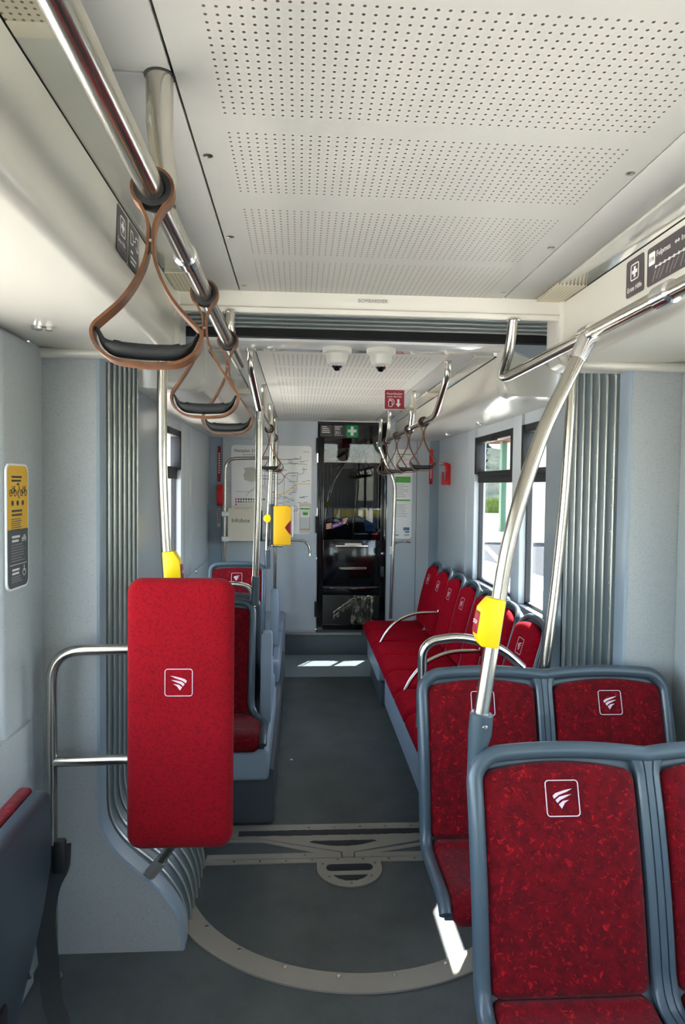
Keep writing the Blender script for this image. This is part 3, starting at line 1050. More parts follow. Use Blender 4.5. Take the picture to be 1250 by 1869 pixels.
t = thing('ceiling_handrail', 'long brushed steel overhead rail at upper left carrying three leather straps', 'handrail', (-0.456, 1.0, 2.03))
MB().tube([(-0.456, -1.2, 2.03), (-0.456, 2.44, 2.03), (-0.456, 2.475, 2.03)], 0.0185, 20).build('rail', 'steel', t)
b = MB()
b.tube([(-0.462, 1.114, 2.24), (-0.462, 1.114, 2.165), (-0.461, 1.113, 2.150), (-0.458, 1.111, 2.12), (-0.452, 1.108, 2.08), (-0.452, 1.106, 2.035)], [0.0215, 0.0213, 0.0200, 0.0190, 0.0185, 0.0175], 18)
b.build('post', 'steel', t)
b = MB()
b.lathe([(0.0245, 0), (0.0245, -0.0015), (0.0215, -0.002)], (-0.462, 1.114, 2.2385), (0, 0, 1), 24)
b.build('post_collar', 'black_rubber', t)
MB().tube(rnd([(-0.471, 2.30, 2.175), (-0.471, 2.30, 2.10), (-0.456, 2.47, 2.03)], 0.05), 0.0165, 18).build('post', 'steel', t)
b = MB()
b.lathe([(0.022, 0), (0.022, -0.004), (0.0165, -0.005)], (-0.471, 2.30, 2.170), (0, 0, 1), 20)
b.build('post_collar', 'steel', t)
MB().lathe([(0.0186, -0.02), (0.0225, -0.018), (0.0225, 0.018), (0.0186, 0.02)], (-0.456, 1.335, 2.03), (0, 1, 0), 24).build('sleeve', 'chrome', t)

t = thing('ceiling_handrail', 'brushed steel overhead rail at upper right bent up to the white end beam', 'handrail', (0.4885, 1.8, 1.99))
MB().tube(rnd([(0.4885, -1.2, 1.99), (0.4885, 2.36, 1.99), (0.478, 2.42, 1.995), (0.476, 2.325, 2.07), (0.478, 2.30, 2.175)], [0, 0.05, 0.03, 0.05, 0]), 0.0175, 20).build('rail', 'steel', t)
b = MB()
b.lathe([(0.024, 0), (0.024, -0.004), (0.0175, -0.005)], (0.478, 2.30, 2.170), (0, 0, 1), 20)
b.build('post_collar', 'steel', t)
MB().lathe([(0.0176, -0.03), (0.0235, -0.026), (0.0235, 0.026), (0.0176, 0.03)], (0.4885, 1.34, 1.99), (0, 1, 0), 24).build('sleeve', 'chrome', t)

t = thing('ceiling_handrail', 'overhead rail of the far section on the right with four leather straps', 'handrail', (0.466, 4.5, 1.97))
MB().tube(rnd([(0.459, 3.25, 2.205), (0.459, 3.25, 2.12), (0.466, 3.56, 1.97), (0.466, 6.22, 1.97)], [0, 0.14, 0.10, 0]), 0.0165, 18).build('rail', 'steel', t)
b = MB()
b.lathe([(0.023, 0), (0.023, -0.004), (0.0165, -0.005)], (0.459, 3.25, 2.201), (0, 0, 1), 20)
b.build('post_collar', 'steel', t)
for (y, yt) in ((4.32, 4.28), (5.50, 5.44), (6.10, 6.02)):
    MB().tube(rnd([(0.468, yt, 2.205), (0.468, yt, 2.08), (0.466, y + 0.02, 1.975)], 0.05), 0.0165, 14).build('post', 'steel', t)
    MB().lathe([(0.0168, -0.028), (0.021, -0.024), (0.021, 0.024), (0.0168, 0.028)], (0.466, y + 0.02, 1.97), (0, 1, 0), 18).build('sleeve', 'chrome', t)

t = thing('ceiling_handrail', 'overhead rail of the far section on the left with two leather straps', 'handrail', (-0.44, 4.5, 1.97))
MB().tube([(-0.44, 3.40, 1.97), (-0.44, 6.14, 1.97)], 0.0165, 18).build('rail', 'steel', t)
MB().tube(rnd([(-0.461, 3.11, 2.205), (-0.461, 3.11, 2.12), (-0.438, 3.40, 1.97)], 0.07), 0.0165, 16).build('post', 'steel', t)
b = MB()
b.lathe([(0.023, 0), (0.023, -0.004), (0.0165, -0.005)], (-0.461, 3.112, 2.199), (0, 0, 1), 20)
b.build('post_collar', 'steel', t)
for y in (4.14, 5.12, 6.12):
    MB().tube(rnd([(-0.455, y, 2.205), (-0.455, y, 2.06), (-0.44, y, 1.97)], 0.05), 0.0165, 14).build('post', 'steel', t)

# ---- hanging leather straps
def strap_mesh(parts_parent, drop=0.275, half=0.077):
    th = 0.0045
    outl = []
    rr = 0.0295
    for k in range(19):                      # around the bar, from lower left over the top to lower right
        a = R(235 - 290 * k / 18)
        outl.append((rr * math.cos(a), rr * math.sin(a)))
    right = rnd([(outl[-1][0], outl[-1][1], 0), (0.0036, -0.050, 0), (0.0036, -0.102, 0), (0.030, -0.160, 0), (half, -drop + 0.046, 0), (half - 0.007, -drop + 0.020, 0), (half - 0.032, -drop, 0), (0.0, -drop - 0.003, 0)], [0, 0.018, 0.025, 0.05, 0.022, 0.014, 0.02, 0], 6)[1:]
    path = outl + [(p.x, p.y) for p in right] + [(-p.x, p.y) for p in list(reversed(right))[1:]]
    b = MB()
    n = len(path)
    rows = []
    for i, (x, z) in enumerate(path):
        a, c = path[i - 1], path[(i + 1) % n]
        tn = Vector((c[0] - a[0], c[1] - a[1])).normalized()
        nx, nz = -tn.y, tn.x
        h = 0.012 + 0.0045 * max(0.0, min(1.0, (-z - 0.09) / 0.15))
        rows.append([(x + nx * th / 2, -h, z + nz * th / 2), (x + nx * th / 2, h, z + nz * th / 2), (x - nx * th / 2, h, z - nz * th / 2), (x - nx * th / 2, -h, z - nz * th / 2)])
    rows.append(rows[0])
    b.grid(rows, close_u=True)
    bmesh.ops.remove_doubles(b.bm, verts=b.bm.verts[:], dist=1e-6)
    b.build('band', 'leather', parts_parent, smooth=40, local=True)
    # black bushing between band and bar
    MB().lathe([(0.0188, -0.012), (0.0272, -0.012), (0.0272, 0.012), (0.0188, 0.012), (0.0188, -0.012)], (0, 0, 0), (0, 1, 0), 24).build('bushing', 'black_rubber', parts_parent, local=True)
    # grip pad on the inside of the bottom
    gp = rnd([(-half + 0.0035, -drop + 0.046, 0), (-half + 0.013, -drop + 0.020, 0), (-half + 0.033, -drop + 0.006, 0), (0, -drop + 0.004, 0), (half - 0.033, -drop + 0.006, 0), (half - 0.013, -drop + 0.020, 0), (half - 0.0035, -drop + 0.046, 0)], [0, .012, .02, .02, .02, .012, 0], 5)
    rows = []
    for i, p in enumerate(gp):
        a, c = gp[max(0, i - 1)], gp[min(len(gp) - 1, i + 1)]
        tn = (c - a).normalized()
        nx, nz = -tn.y, tn.x
        e = min(1.0, (min(i, len(gp) - 1 - i) + 0.8) / 9.0) ** 0.7
        q = []
        for k in range(10):
            an = 2 * PI * k / 10
            q.append((p.x + nx * (0.003 + 0.0095 * e + 0.0120 * e * math.cos(an)), (0.008 + 0.008 * e) * math.sin(an), p.y + nz * (0.003 + 0.0095 * e + 0.0120 * e * math.cos(an))))
        rows.append(q)
    b = MB()
    V = b.grid(rows, close_u=True)
    b.bm.faces.new(V[0])
    b.bm.faces.new(list(reversed(V[-1])))
    b.build('grip_pad', 'black_rubber', parts_parent, smooth=50, local=True)
    MB().lathe([(0, -0.0125), (0.0025, -0.0122), (0.003, -0.0105), (0, -0.0105)], (0, 0, -0.078), (0, 1, 0), 10).build('rivet', 'steel', parts_parent, local=True)


SG = 'leather hand straps on the overhead rails'
straps = [
    (-0.456, 1.04, 2.03, 'big brown leather hand strap nearest the camera on the left rail', 0.255, 0.080),
    (-0.456, 1.585, 2.03, 'second brown leather strap along the near left rail, behind the big one', 0.275, 0.077),
    (-0.456, 2.09, 2.03, 'third leather strap on the near left rail, closest to the end beam', 0.275, 0.077),
    (0.466, 3.90, 1.97, 'frontmost of the four leather straps on the far right rail', 0.275, 0.077),
    (0.466, 4.43, 1.97, 'second from front of the leather straps on the far right rail', 0.275, 0.077),
    (0.466, 4.98, 1.97, 'third from front of the leather straps on the far right rail', 0.275, 0.077),
    (0.466, 5.55, 1.97, 'hindmost leather strap on the far right rail, by the cab door', 0.275, 0.077),
    (-0.44, 4.55, 1.97, 'nearer strap on the far left rail, seen before the route map', 0.275, 0.077),
    (-0.44, 5.40, 1.97, 'farther strap on the far left rail, seen before the route map', 0.275, 0.077)]
protos = {}
for (x, y, z, lab, dr, hf) in straps:
    if (dr, hf) not in protos:
        o = thing('hand_strap', lab, 'strap', (x, y, z), SG)
        strap_mesh(o, dr, hf)
        protos[(dr, hf)] = o
    else:
        o = copy_tree(protos[(dr, hf)])
        o.location = (x, y, z)
        o['label'] = lab
first = protos[(0.255, 0.080)]
first.rotation_euler = (R(-3), R(1.5), R(4))
protos[(0.275, 0.077)].rotation_euler = (0, R(-0.5), R(3))

# ---- vertical poles
t = thing('grab_pole', 'steel pole left of the gangway, running down behind the red lean pad', 'pole', (-0.682, 2.26, 0))
MB().tube(catmull([(-0.682, 2.255, 2.035), (-0.683, 2.255, 1.80), (-0.678, 2.25, 1.58), (-0.662, 2.25, 1.29), (-0.628, 2.25, 0.90), (-0.612, 2.25, 0.65), (-0.632, 2.26, 0.45), (-0.70, 2.31, 0.315), (-0.735, 2.34, 0.26)], 8), 0.0165, 16).build('tube', 'steel', t)
b = MB()
b.lathe([(0.024, 0.0), (0.024, -0.006), (0.0165, -0.008)], (-0.682, 2.255, 2.014), (0, 0, 1), 20)
b.build('top_collar', 'steel', t)
MB().lathe([(0.0168, -0.03), (0.0205, -0.028), (0.0205, 0.05), (0.0168, 0.052)], (-0.705, 2.314, 0.307), (-0.55, 0.25, -0.75), 18).build('foot_sleeve', 'alu', t)

t = thing('grab_pole', 'steel pole right of the gangway, standing before the ribbed bellows', 'pole', (0.672, 2.27, 0))
MB().tube(catmull([(0.676, 2.27, 2.035), (0.672, 2.27, 1.85), (0.658, 2.27, 1.55), (0.633, 2.27, 1.25), (0.603, 2.27, 0.97), (0.590, 2.28, 0.65), (0.61, 2.29, 0.45), (0.69, 2.32, 0.31), (0.73, 2.345, 0.26)], 8), 0.0175, 16).build('tube', 'steel', t)
b = MB()
b.lathe([(0.024, 0.0), (0.024, -0.006), (0.0175, -0.008)], (0.676, 2.27, 2.014), (0, 0, 1), 20)
b.build('top_collar', 'steel', t)

t = thing('grab_pole', 'big curved steel pole rising from the nearest right seat to the overhead rail', 'pole', (0.19, 1.57, 0))
pp = catmull([(0.190, 1.570, 1.03), (0.197, 1.572, 1.08), (0.226, 1.578, 1.28), (0.251, 1.586, 1.44), (0.289, 1.60, 1.58), (0.347, 1.63, 1.73), (0.408, 1.66, 1.845), (0.470, 1.69, 1.955), (0.4885, 1.70, 1.985)], 8)
MB().tube(pp, 0.0178, 20).build('tube', 'steel', t)
b = MB()
d1 = (Vector((0.408, 1.66, 1.845)) - Vector((0.4885, 1.70, 1.99))).normalized()
p0 = Vector((0.4885, 1.70, 1.99))
b.tube([p0 + d1 * 0.002, p0 + d1 * 0.075, p0 + d1 * 0.082], [0.0235, 0.0215, 0.0185], 20)
b.tube([(0.4885, 1.672, 1.99), (0.4885, 1.728, 1.99)], 0.0245, 22)
b.build('clamp', 'chrome', t)
b = MB()
b.tube([(0.183, 1.565, 0.90), (0.186, 1.567, 0.99), (0.192, 1.570, 1.02), (0.196, 1.572, 1.066), (0.1965, 1.572, 1.070)], [0.021, 0.022, 0.0275, 0.0275, 0.0245], 18)
b.build('socket', 'seat_frame', t)
MB().lathe([(0, -0.0285), (0.005, -0.028), (0.0065, -0.026), (0, -0.024)], (0.197, 1.571, 1.043), (0, 1, 0), 12).build('bolt', 'steel', t)

t = thing('grab_pole', 'steel pole in mid picture standing on the first left seat back', 'pole', (-0.45, 3.42, 0))
MB().tube([(-0.438, 3.405, 1.97), (-0.442, 3.41, 1.5), (-0.452, 3.425, 1.16), (-0.455, 3.43, 1.03)], 0.0165, 16).build('tube', 'steel', t)
MB().tube([(-0.438, 3.405, 1.99), (-0.438, 3.405, 1.91)], 0.0195, 16).build('top_sleeve', 'chrome', t)
MB().tube([(-0.452, 3.425, 1.145), (-0.456, 3.43, 1.00)], 0.020, 14).build('socket', 'seat_frame', t)

t = thing('grab_pole', 'steel pole on the far left seat back with the yellow ticket machine', 'pole', (-0.46, 5.08, 0))
MB().tube(catmull([(-0.445, 5.06, 1.97), (-0.452, 5.07, 1.7), (-0.470, 5.08, 1.3), (-0.474, 5.085, 1.14), (-0.470, 5.09, 1.0)], 6), 0.0165, 14).build('tube', 'steel', t)
MB().tube([(-0.445, 5.06, 1.99), (-0.446, 5.06, 1.91)], 0.0195, 14).build('top_sleeve', 'chrome', t)
MB().tube([(-0.474, 5.085, 1.12), (-0.470, 5.09, 0.98)], 0.022, 14).build('socket', 'seat_frame', t)
t = thing('grab_pole', 'thin steel pole behind the yellow ticket machine, before the route map', 'pole', (-0.452, 6.10, 0))
MB().tube([(-0.448, 6.10, 1.97), (-0.45, 6.10, 1.2), (-0.452, 6.10, 0.30)], 0.0145, 14).build('tube', 'steel', t)
MB().tube([(-0.448, 6.10, 1.985), (-0.448, 6.10, 1.90)], 0.019, 14).build('top_sleeve', 'chrome', t)

t = thing('grab_pole', 'bent steel pole right of the cab door with a side hook', 'pole', (0.6, 6.15, 0))
MB().tube(catmull([(0.468, 6.17, 1.985), (0.49, 6.17, 1.93), (0.545, 6.17, 1.80), (0.598, 6.16, 1.69), (0.622, 6.16, 1.58), (0.618, 6.16, 1.3), (0.610, 6.15, 0.9), (0.600, 6.15, 0.40)], 7), 0.0165, 14).build('tube', 'steel', t)
MB().tube([(0.462, 6.17, 2.0), (0.485, 6.17, 1.945)], 0.021, 14).build('clamp', 'chrome', t)
b = MB()
b.tube(rnd([(0.615, 6.16, 1.045), (0.635, 6.18, 1.09), (0.70, 6.20, 1.10), (0.76, 6.20, 1.10)], 0.03), 0.010, 10)
b.lathe([(0.013, 0), (0.015, 0.03), (0, 0.031)], (0.745, 6.20, 1.10), (1, 0, 0), 12)
b.build('hook', 'steel', t)
MB().bb(0.580, 0.602, 6.14, 6.175, 0.985, 1.06, 0.006).build('clip', 'white_print', t)

# ---- stop buttons
def stop_button(label, loc, axis, rot, w=0.043, h=0.115):
    t = thing('stop_button', label, 'stop button', loc)
    t.rotation_euler = rot
    b = MB()
    pr = [(-0.5 * w - 0.012, -h * 0.30), (-0.5 * w + 0.002, -h * 0.5), (0.5 * w, -h * 0.5), (0.5 * w, h * 0.5), (-0.5 * w + 0.006, h * 0.5), (-0.5 * w - 0.012, h * 0.26)]
    b.prism(pr, lambda a, c, hh: (a, hh, c), -0.024, 0.024)
    bmesh.ops.bevel(b.bm, geom=b.bm.edges[:], offset=0.004, segments=2, profile=0.5, affect='EDGES')
    b.build('housing', 'yellow', t, local=True)
    MB().box((-0.5 * w - 0.013, -0.002, -0.004), (0.006, 0.034, 0.052), 0.003).build('button', 'red_sign', t, local=True)
    tx = text(t, 'STOP', 0, 0, 0.0135, 'white_print', 0, 'CENTER')
    tx.location = (-0.5 * w - 0.0163, -0.002, -0.008)
    tx.rotation_euler = Matrix(((0, 0, -1), (-1, 0, 0), (0, 1, 0))).to_euler()
    return t


stop_button('yellow stop button box clamped on the big curved pole at right', (0.214, 1.573, 1.285), None, (0, R(8.5), 0))
t2 = stop_button('yellow stop button box on the left pole, above the red lean pad', (-0.652, 2.25, 1.315), None, (0, R(4), R(180)), 0.042, 0.135)

# ---- lean pad and its rail
t = thing('lean_rail', 'chrome hoop rail by the left portal wall holding the red lean pad', 'rail', (-1.0, 2.2, 0))
MB().tube(rnd([(-1.016, 2.2, 0.0), (-1.016, 2.2, 1.068), (-0.70, 2.2, 1.075)], 0.10, 10), 0.0175, 18).build('hoop', 'steel', t)
MB().tube([(-1.016, 2.2, 0.712), (-0.70, 2.2, 0.718)], 0.0165, 16).build('crossbar', 'steel', t)
b = MB()
b.lathe([(0.030, 0), (0.030, 0.008), (0.0175, 0.012)], (-1.016, 2.2, 0.0), (0, 0, 1), 18)
b.build('foot', 'steel', t)

t = thing('lean_pad', 'tall red upholstered lean pad with small white emblem at left', 'pad', (-0.59, 2.08, 0.905))
b = MB()
W_, H_ = 0.318, 0.825
rows = []
prof_ = [(0.0, 0.0), (0.002, 0.012), (0.010, 0.022), (0.022, 0.028), (0.05, 0.030)]
for (ins, dep) in prof_:
    rows.append([(p[0], -dep, p[1]) for p in rrect(W_ - 2 * ins, H_ - 2 * ins, max(0.045 - ins, 0.01), 8)])
rows.append([(p[0] * 0.85, -0.031, p[1] * 0.9) for p in rrect(W_ - 0.1, H_ - 0.1, 0.01, 8)])
V = b.grid(rows, close_u=True)
b.bm.faces.new(V[-1])
b.bm.faces.new(list(reversed(V[0])))
b.build('cushion', 'red_pad', t, smooth=60, local=True)
MB().prism(rrect(W_ - 0.02, H_ - 0.02, 0.04), lambda a, c, h: (a, h, c), 0.0, 0.018).build('back_board', 'dark_plastic', t, local=True)
for z in (0.165, -0.19):
    MB().bb(-0.12, 0.10, 0.018, 0.10, z - 0.016, z + 0.016, 0.004).build('bracket', 'steel', t, local=True)
em = MB()
for p in emblem_polys(0.083, True):
    em.prism([(a - 0.002, c + 0.103) for a, c in p], lambda a, c, h: (a, -h, c), 0.0295, 0.0325)
em.build('emblem', 'stitch', t, local=True, smooth=0)
t.rotation_euler = (0, R(0.1), 0)

# ---- folding seat at lower left
t = thing('folding_seat', 'folded up tip seat with red cushion edge at lower left', 'seat', (-0.95, 1.5, 0))
b = MB()
out = [(1.30, 0.30), (1.30, 0.74), (1.33, 0.775), (1.36, 0.79), (1.82, 0.79), (1.85, 0.775), (1.86, 0.74), (1.86, 0.57), (1.80, 0.47), (1.70, 0.40), (1.62, 0.30)]
b.prism(out, lambda a, c, h: (h, a, c), -0.935, -0.895)
bmesh.ops.bevel(b.bm, geom=b.bm.edges[:], offset=0.012, segments=3, profile=0.5, affect='EDGES')
b.build('seat_shell', 'dark_plastic', t)
b = MB()
b.prism([(1.31, 0.40), (1.31, 0.79), (1.84, 0.795), (1.845, 0.60), (1.76, 0.42)], lambda a, c, h: (h, a, c), -0.975, -0.935)
bmesh.ops.bevel(b.bm, geom=b.bm.edges[:], offset=0.014, segments=3, profile=0.5, affect='EDGES')
b.build('cushion', 'red', t)
MB().bb(-0.935, -0.885, 1.42, 1.56, 0.29, 0.42, 0.012).build('hinge_housing', 'black_matte', t)
b = MB()
b.tube(rnd([(-1.07, 1.70, 0.30), (-0.97, 1.70, 0.34), (-0.90, 1.72, 0.37)], 0.03), 0.013, 12)
b.build('support_arm', 'steel', t)
MB().bb(-1.07, -0.98, 1.30, 1.86, 0.22, 0.40, 0.01).build('wall_bracket', 'dark_plastic', t)
t = thing('seat_belt', 'black safety belt hanging between folded seat and portal wall', 'belt', (-0.93, 1.9, 0))
b = MB()
pts = catmull([(-0.885, 1.90, 0.60), (-0.890, 1.90, 0.53), (-0.915, 1.895, 0.47), (-0.925, 1.89, 0.38), (-0.915, 1.885, 0.28), (-0.90, 1.87, 0.18), (-0.872, 1.85, 0.11), (-0.885, 1.83, 0.015)], 6)
rows = [[(p.x - 0.024, p.y - 0.01, p.z), (p.x + 0.024, p.y + 0.006, p.z), (p.x + 0.024, p.y + 0.010, p.z), (p.x - 0.024, p.y - 0.006, p.z)] for p in pts]
b.grid(rows, close_u=True)
b.build('webbing', 'black_rubber', t)
MB().box((-0.884, 1.888, 0.575), (0.032, 0.026, 0.095), 0.008).build('tongue', 'black_matte', t)
MB().box((-0.872, 1.845, 0.095), (0.06, 0.03, 0.05), 0.008, rot=Matrix.Rotation(R(25), 4, 'Y')).build('buckle', 'black_matte', t)
MB().box((-0.868, 1.827, 0.11), (0.022, 0.004, 0.022), 0.002).build('release', 'steel', t)

# ---- seats
class Prof:
    """side profile of a seat: local y back, z up; s runs from the front edge to the top of the back"""
    def __init__(self, front, ztop=0.975):
        raw = [(front - 0.002, 0.405), (front, 0.432), (front + 0.018, 0.452), (front + 0.06, 0.459), (front * 0.6 - 0.05, 0.456), (-0.190, 0.457), (-0.150, 0.474), (-0.128, 0.515), (-0.112, 0.60), (-0.088, 0.72), (-0.055, 0.85), (-0.030, 0.93), (-0.018, ztop)]
        P = catmull([(0, a, b_) for a, b_ in raw], 6)
        self.p = [(q.y, q.z) for q in P]
        self.s = [0.0]
        for a, c in zip(self.p[:-1], self.p[1:]):
            self.s.append(self.s[-1] + math.hypot(c[0] - a[0], c[1] - a[1]))
        self.L = self.s[-1]
        # arc length at the crease
        i = min(range(len(self.p)), key=lambda k: abs(self.p[k][1] - 0.484) + abs(self.p[k][0] + 0.143))
        self.crease = self.s[i]

    def at(self, s):
        s0 = max(0.0, min(self.L, s))
        i = 0
        while i < len(self.s) - 2 and self.s[i + 1] < s0:
            i += 1
        u = (s - self.s[i]) / max(1e-9, self.s[i + 1] - self.s[i])
        a, c = self.p[i], self.p[i + 1]
        return (a[0] + (c[0] - a[0]) * u, a[1] + (c[1] - a[1]) * u)

    def nrm(self, s):
        a, c = self.at(s - 0.012), self.at(s + 0.012)
        t_ = Vector((c[0] - a[0], c[1] - a[1])).normalized()
        return (-t_.y, t_.x)

    flare = 0.0
    halfw = 0.2

    def pt(self, x, s, off=0.0):
        y, z = self.at(s)
        if self.flare and x * self.flare > 0:
            k = max(0.0, min(1.0, (self.crease + 0.05 - s) / 0.16))
            x += self.flare * abs(x) / self.halfw * k * k * (3 - 2 * k)
        n = self.nrm(min(max(s, 0.012), self.L - 0.012))
        return (x, y + n[0] * off, z + n[1] * off)


def pad(P, x0, x1, s0, s1, th, r, arch, name, mt, parent, nu=14, nv=26, fade=0.03):
    b = MB()
    Lp = s1 - s0
    W = x1 - x0
    rows = []
    for j in range(nv + 1):
        v = (1 - math.cos(PI * j / nv)) / 2
        sv = v * Lp
        dd = min(sv, Lp - sv)
        hw = W / 2
        if dd < r:
            hw = W / 2 - r + math.sqrt(max(0.0, r * r - (r - dd) ** 2))
        row = []
        for i in range(nu + 1):
            u = math.sin(PI / 2 * (2 * i / nu - 1))
            x = (x0 + x1) / 2 + u * hw
            e = min(dd, hw * (1 - abs(u)))
            k = min(1.0, e / fade)
            h = th * math.sqrt(max(0.0, 1 - (1 - k) ** 2))
            ss = s0 + sv + arch * (1 - u * u) * max(0.0, v - 0.4) / 0.6
            row.append(P.pt(x, ss, h))
        rows.append(row)
    b.grid(rows)
    # skirt to the shell
    V = b.bm.verts
    V.ensure_lookup_table()
    n1 = nu + 1
    loop = [V[i] for i in range(n1)] + [V[j * n1 + nu] for j in range(1, nv + 1)] + [V[nv * n1 + i] for i in range(nu - 1, -1, -1)] + [V[j * n1] for j in range(nv - 1, 0, -1)]
    low = []
    for q in loop:
        j = rows_index(q.index, n1)
        sv = (1 - math.cos(PI * j / nv)) / 2 * Lp + s0
        n = P.nrm(min(max(sv, 0.012), P.L - 0.012))
        low.append(b.bm.verts.new((q.co.x, q.co.y - n[0] * 0.014, q.co.z - n[1] * 0.014)))
    for i in range(len(loop)):
        k = (i + 1) % len(loop)
        if (loop[i].co - loop[k].co).length > 1e-7:
            try:
                b.bm.faces.new((loop[i], loop[k], low[k], low[i]))
            except ValueError:
                pass
    bmesh.ops.remove_doubles(b.bm, verts=b.bm.verts[:], dist=1e-6)
    return b.build(name, mt, parent, smooth=60, local=True)


def rows_index(i, n1):
    return i // n1


def seat_rim(P, x0, x1, s_start, top, r, rad, arch, seg=12, mids=None):
    """rim tube path around a seat outline; mids = divider x for a double seat (gives the dip between two arches)"""
    path = []
    n = 24
    for k in range(n + 1):
        s = s_start + (top - r - s_start) * k / n
        path.append(P.pt(x0, s, 0.004))
    cells = [(x0, x1)] if mids is None else [(x0, mids), (mids, x1)]

    def topline(x):
        for (a, c) in cells:
            if a <= x <= c:
                u = (x - (a + c) / 2) / ((c - a) / 2)
                return top + arch * (1 - u * u)
        return top
    for k in range(1, 7):
        a = PI / 2 * k / 6
        x = x0 + r - r * math.cos(a)
        s = top - r + r * math.sin(a)
        w_ = k / 6
        path.append(P.pt(x, s * (1 - w_) + w_ * min(s + (topline(x) - top), topline(x)), 0.004))
    m_ = 24 if mids is None else 44
    for k in range(1, m_):
        x = x0 + r + (x1 - x0 - 2 * r) * k / m_
        path.append(P.pt(x, topline(x), 0.004))
    for k in range(6, 0, -1):
        a = PI / 2 * k / 6
        x = x1 - r + r * math.cos(a)
        s = top - r + r * math.sin(a)
        w_ = k / 6
        path.append(P.pt(x, s * (1 - w_) + w_ * min(s + (topline(x) - top), topline(x)), 0.004))
    for k in range(n, -1, -1):
        s = s_start + (top - r - s_start) * k / n
        path.append(P.pt(x1, s, 0.004))
    return MB().tube(path, rad, seg)


def seat_shell(P, x0, x1, top, arch, name, parent, mt='seat_frame', mids=None):
    b = MB()
    rows = []
    cells = [(x0, x1)] if mids is None else [(x0, mids), (mids, x1)]
    for j in range(31):
        row = []
        for i in range(17 if mids is None else 33):
            x = x0 + (x1 - x0) * i / (16 if mids is None else 32)
            for (a, c) in cells:
                if a - 1e-6 <= x <= c + 1e-6:
                    u = (x - (a + c) / 2) / ((c - a) / 2)
            s = 0.01 + (top - 0.01) * j / 30 + (arch * (1 - u * u)) * max(0, j / 30 - 0.6) / 0.4
            row.append(P.pt(x, s, -0.010))
        rows.append(row)
    b.grid(rows)
    return b.build(name, mt, parent, smooth=60, local=True, solid=0.014)


def seat_emblem(P, xc, s, size, off, parent, mirror=False):
    b = MB()
    for p in emblem_polys(size, mirror):
        lo = [P.pt(xc + a, s + c, off) for a, c in p]
        hi = [P.pt(xc + a, s + c, off + 0.0015) for a, c in p]
        A = [b.bm.verts.new(q) for q in lo]
        B_ = [b.bm.verts.new(q) for q in hi]
        b.bm.faces.new(A)
        b.bm.faces.new(B_)
        for i in range(len(A)):
            k = (i + 1) % len(A)
            b.bm.faces.new((A[i], A[k], B_[k], B_[i]))
    return b.build('emblem', 'stitch', parent, smooth=0, local=True)


def cushions(P, x0, x1, parent, mt, rim=0.022, arch=0.012, front=0.0, emb=0.085, embs=0.145, th=0.020):
    a, c = x0 + rim, x1 - rim
    pad(P, a, c, P.crease + 0.002, P.L - 0.028, th, 0.030, arch, 'back_cushion', mt, parent)
    pad(P, a, c, front, P.crease, th, 0.032, 0.0, 'seat_cushion', mt, parent)
    if emb:
        seat_emblem(P, (a + c) / 2, P.L - 0.028 + arch - embs, emb, th + 0.0012, parent)


def double_seat(label, y0, group):
    t = thing('double_seat', label, 'seat', (0.155, y0, 0), group)
    P = Prof(-0.445)
    W = 0.855
    mid = 0.425
    seat_rim(P, 0.016, W - 0.016, 0.03, P.L, 0.055, 0.019, 0.014, 14, mid).build('frame', 'seat_frame', t, smooth=60, local=True)
    seat_shell(P, 0.016, W - 0.016, P.L, 0.014, 'shell', t, mids=mid)
    # divider strip with grooves
    b = MB()
    rows = []
    hw = 0.027
    xs = [(-hw, -0.008), (-hw, 0.012), (-hw + 0.004, 0.016), (-0.011, 0.017), (-0.010, 0.013), (-0.008, 0.013), (-0.007, 0.017), (0.007, 0.017), (0.008, 0.013), (0.010, 0.013), (0.011, 0.017), (hw - 0.004, 0.016), (hw, 0.012), (hw, -0.008)]
    for j in range(41):
        s = 0.02 + (P.L - 0.02) * j / 40
        rows.append([P.pt(mid + a * (1 + 0.6 * max(0, (s - P.L + 0.05) / 0.05) ** 2), s, h) for a, h in xs])
    b.grid(rows)
    b.build('divider', 'seat_frame', t, smooth=40, local=True)
    for (a, c) in ((0.008, mid - 0.008), (mid + 0.008, W - 0.008)):
        cushions(P, a, c, t, 'red', 0.024, 0.016, 0.0, 0.078, 0.078)
    b = MB()
    b.tube(rnd([(0.42, -0.30, 0.43), (0.42, -0.22, 0.36), (0.42, -0.10, 0.0)], 0.04), 0.022, 12)
    b.build('leg', 'dark_plastic', t, local=True)
    b = MB()
    b.tube(rnd([(W - 0.12, -0.30, 0.43), (W - 0.12, -0.22, 0.36), (W - 0.12, -0.10, 0.0)], 0.04), 0.022, 12)
    b.build('leg', 'dark_plastic', t, local=True)
    MB().bb(0.15, W - 0.09, -0.33, -0.27, 0.395, 0.43, 0.006).build('cross_beam', 'dark_plastic', t, local=True)
    return t


SD = 'red double seats facing the camera on the right'
sA = double_seat('red double seat at right with chrome loop handle on its top edge', 2.245, SD)
b = MB()
b.tube(rnd([(0.176, 2.232, 0.86), (0.174, 2.232, 1.085), (0.30, 2.232, 1.105), (0.44, 2.234, 1.065), (0.515, 2.234, 0.998)], [0, 0.055, 0.05, 0.08, 0], 8), 0.0155, 16)
b.build('loop_handle', 'chrome', sA)
MB().tube([(0.176, 2.232, 0.80), (0.176, 2.232, 0.905)], 0.020, 14).build('handle_sleeve', 'chrome', sA)
sB = double_seat('red double seat nearest the camera at lower right, pole on its corner', 1.565, SD)

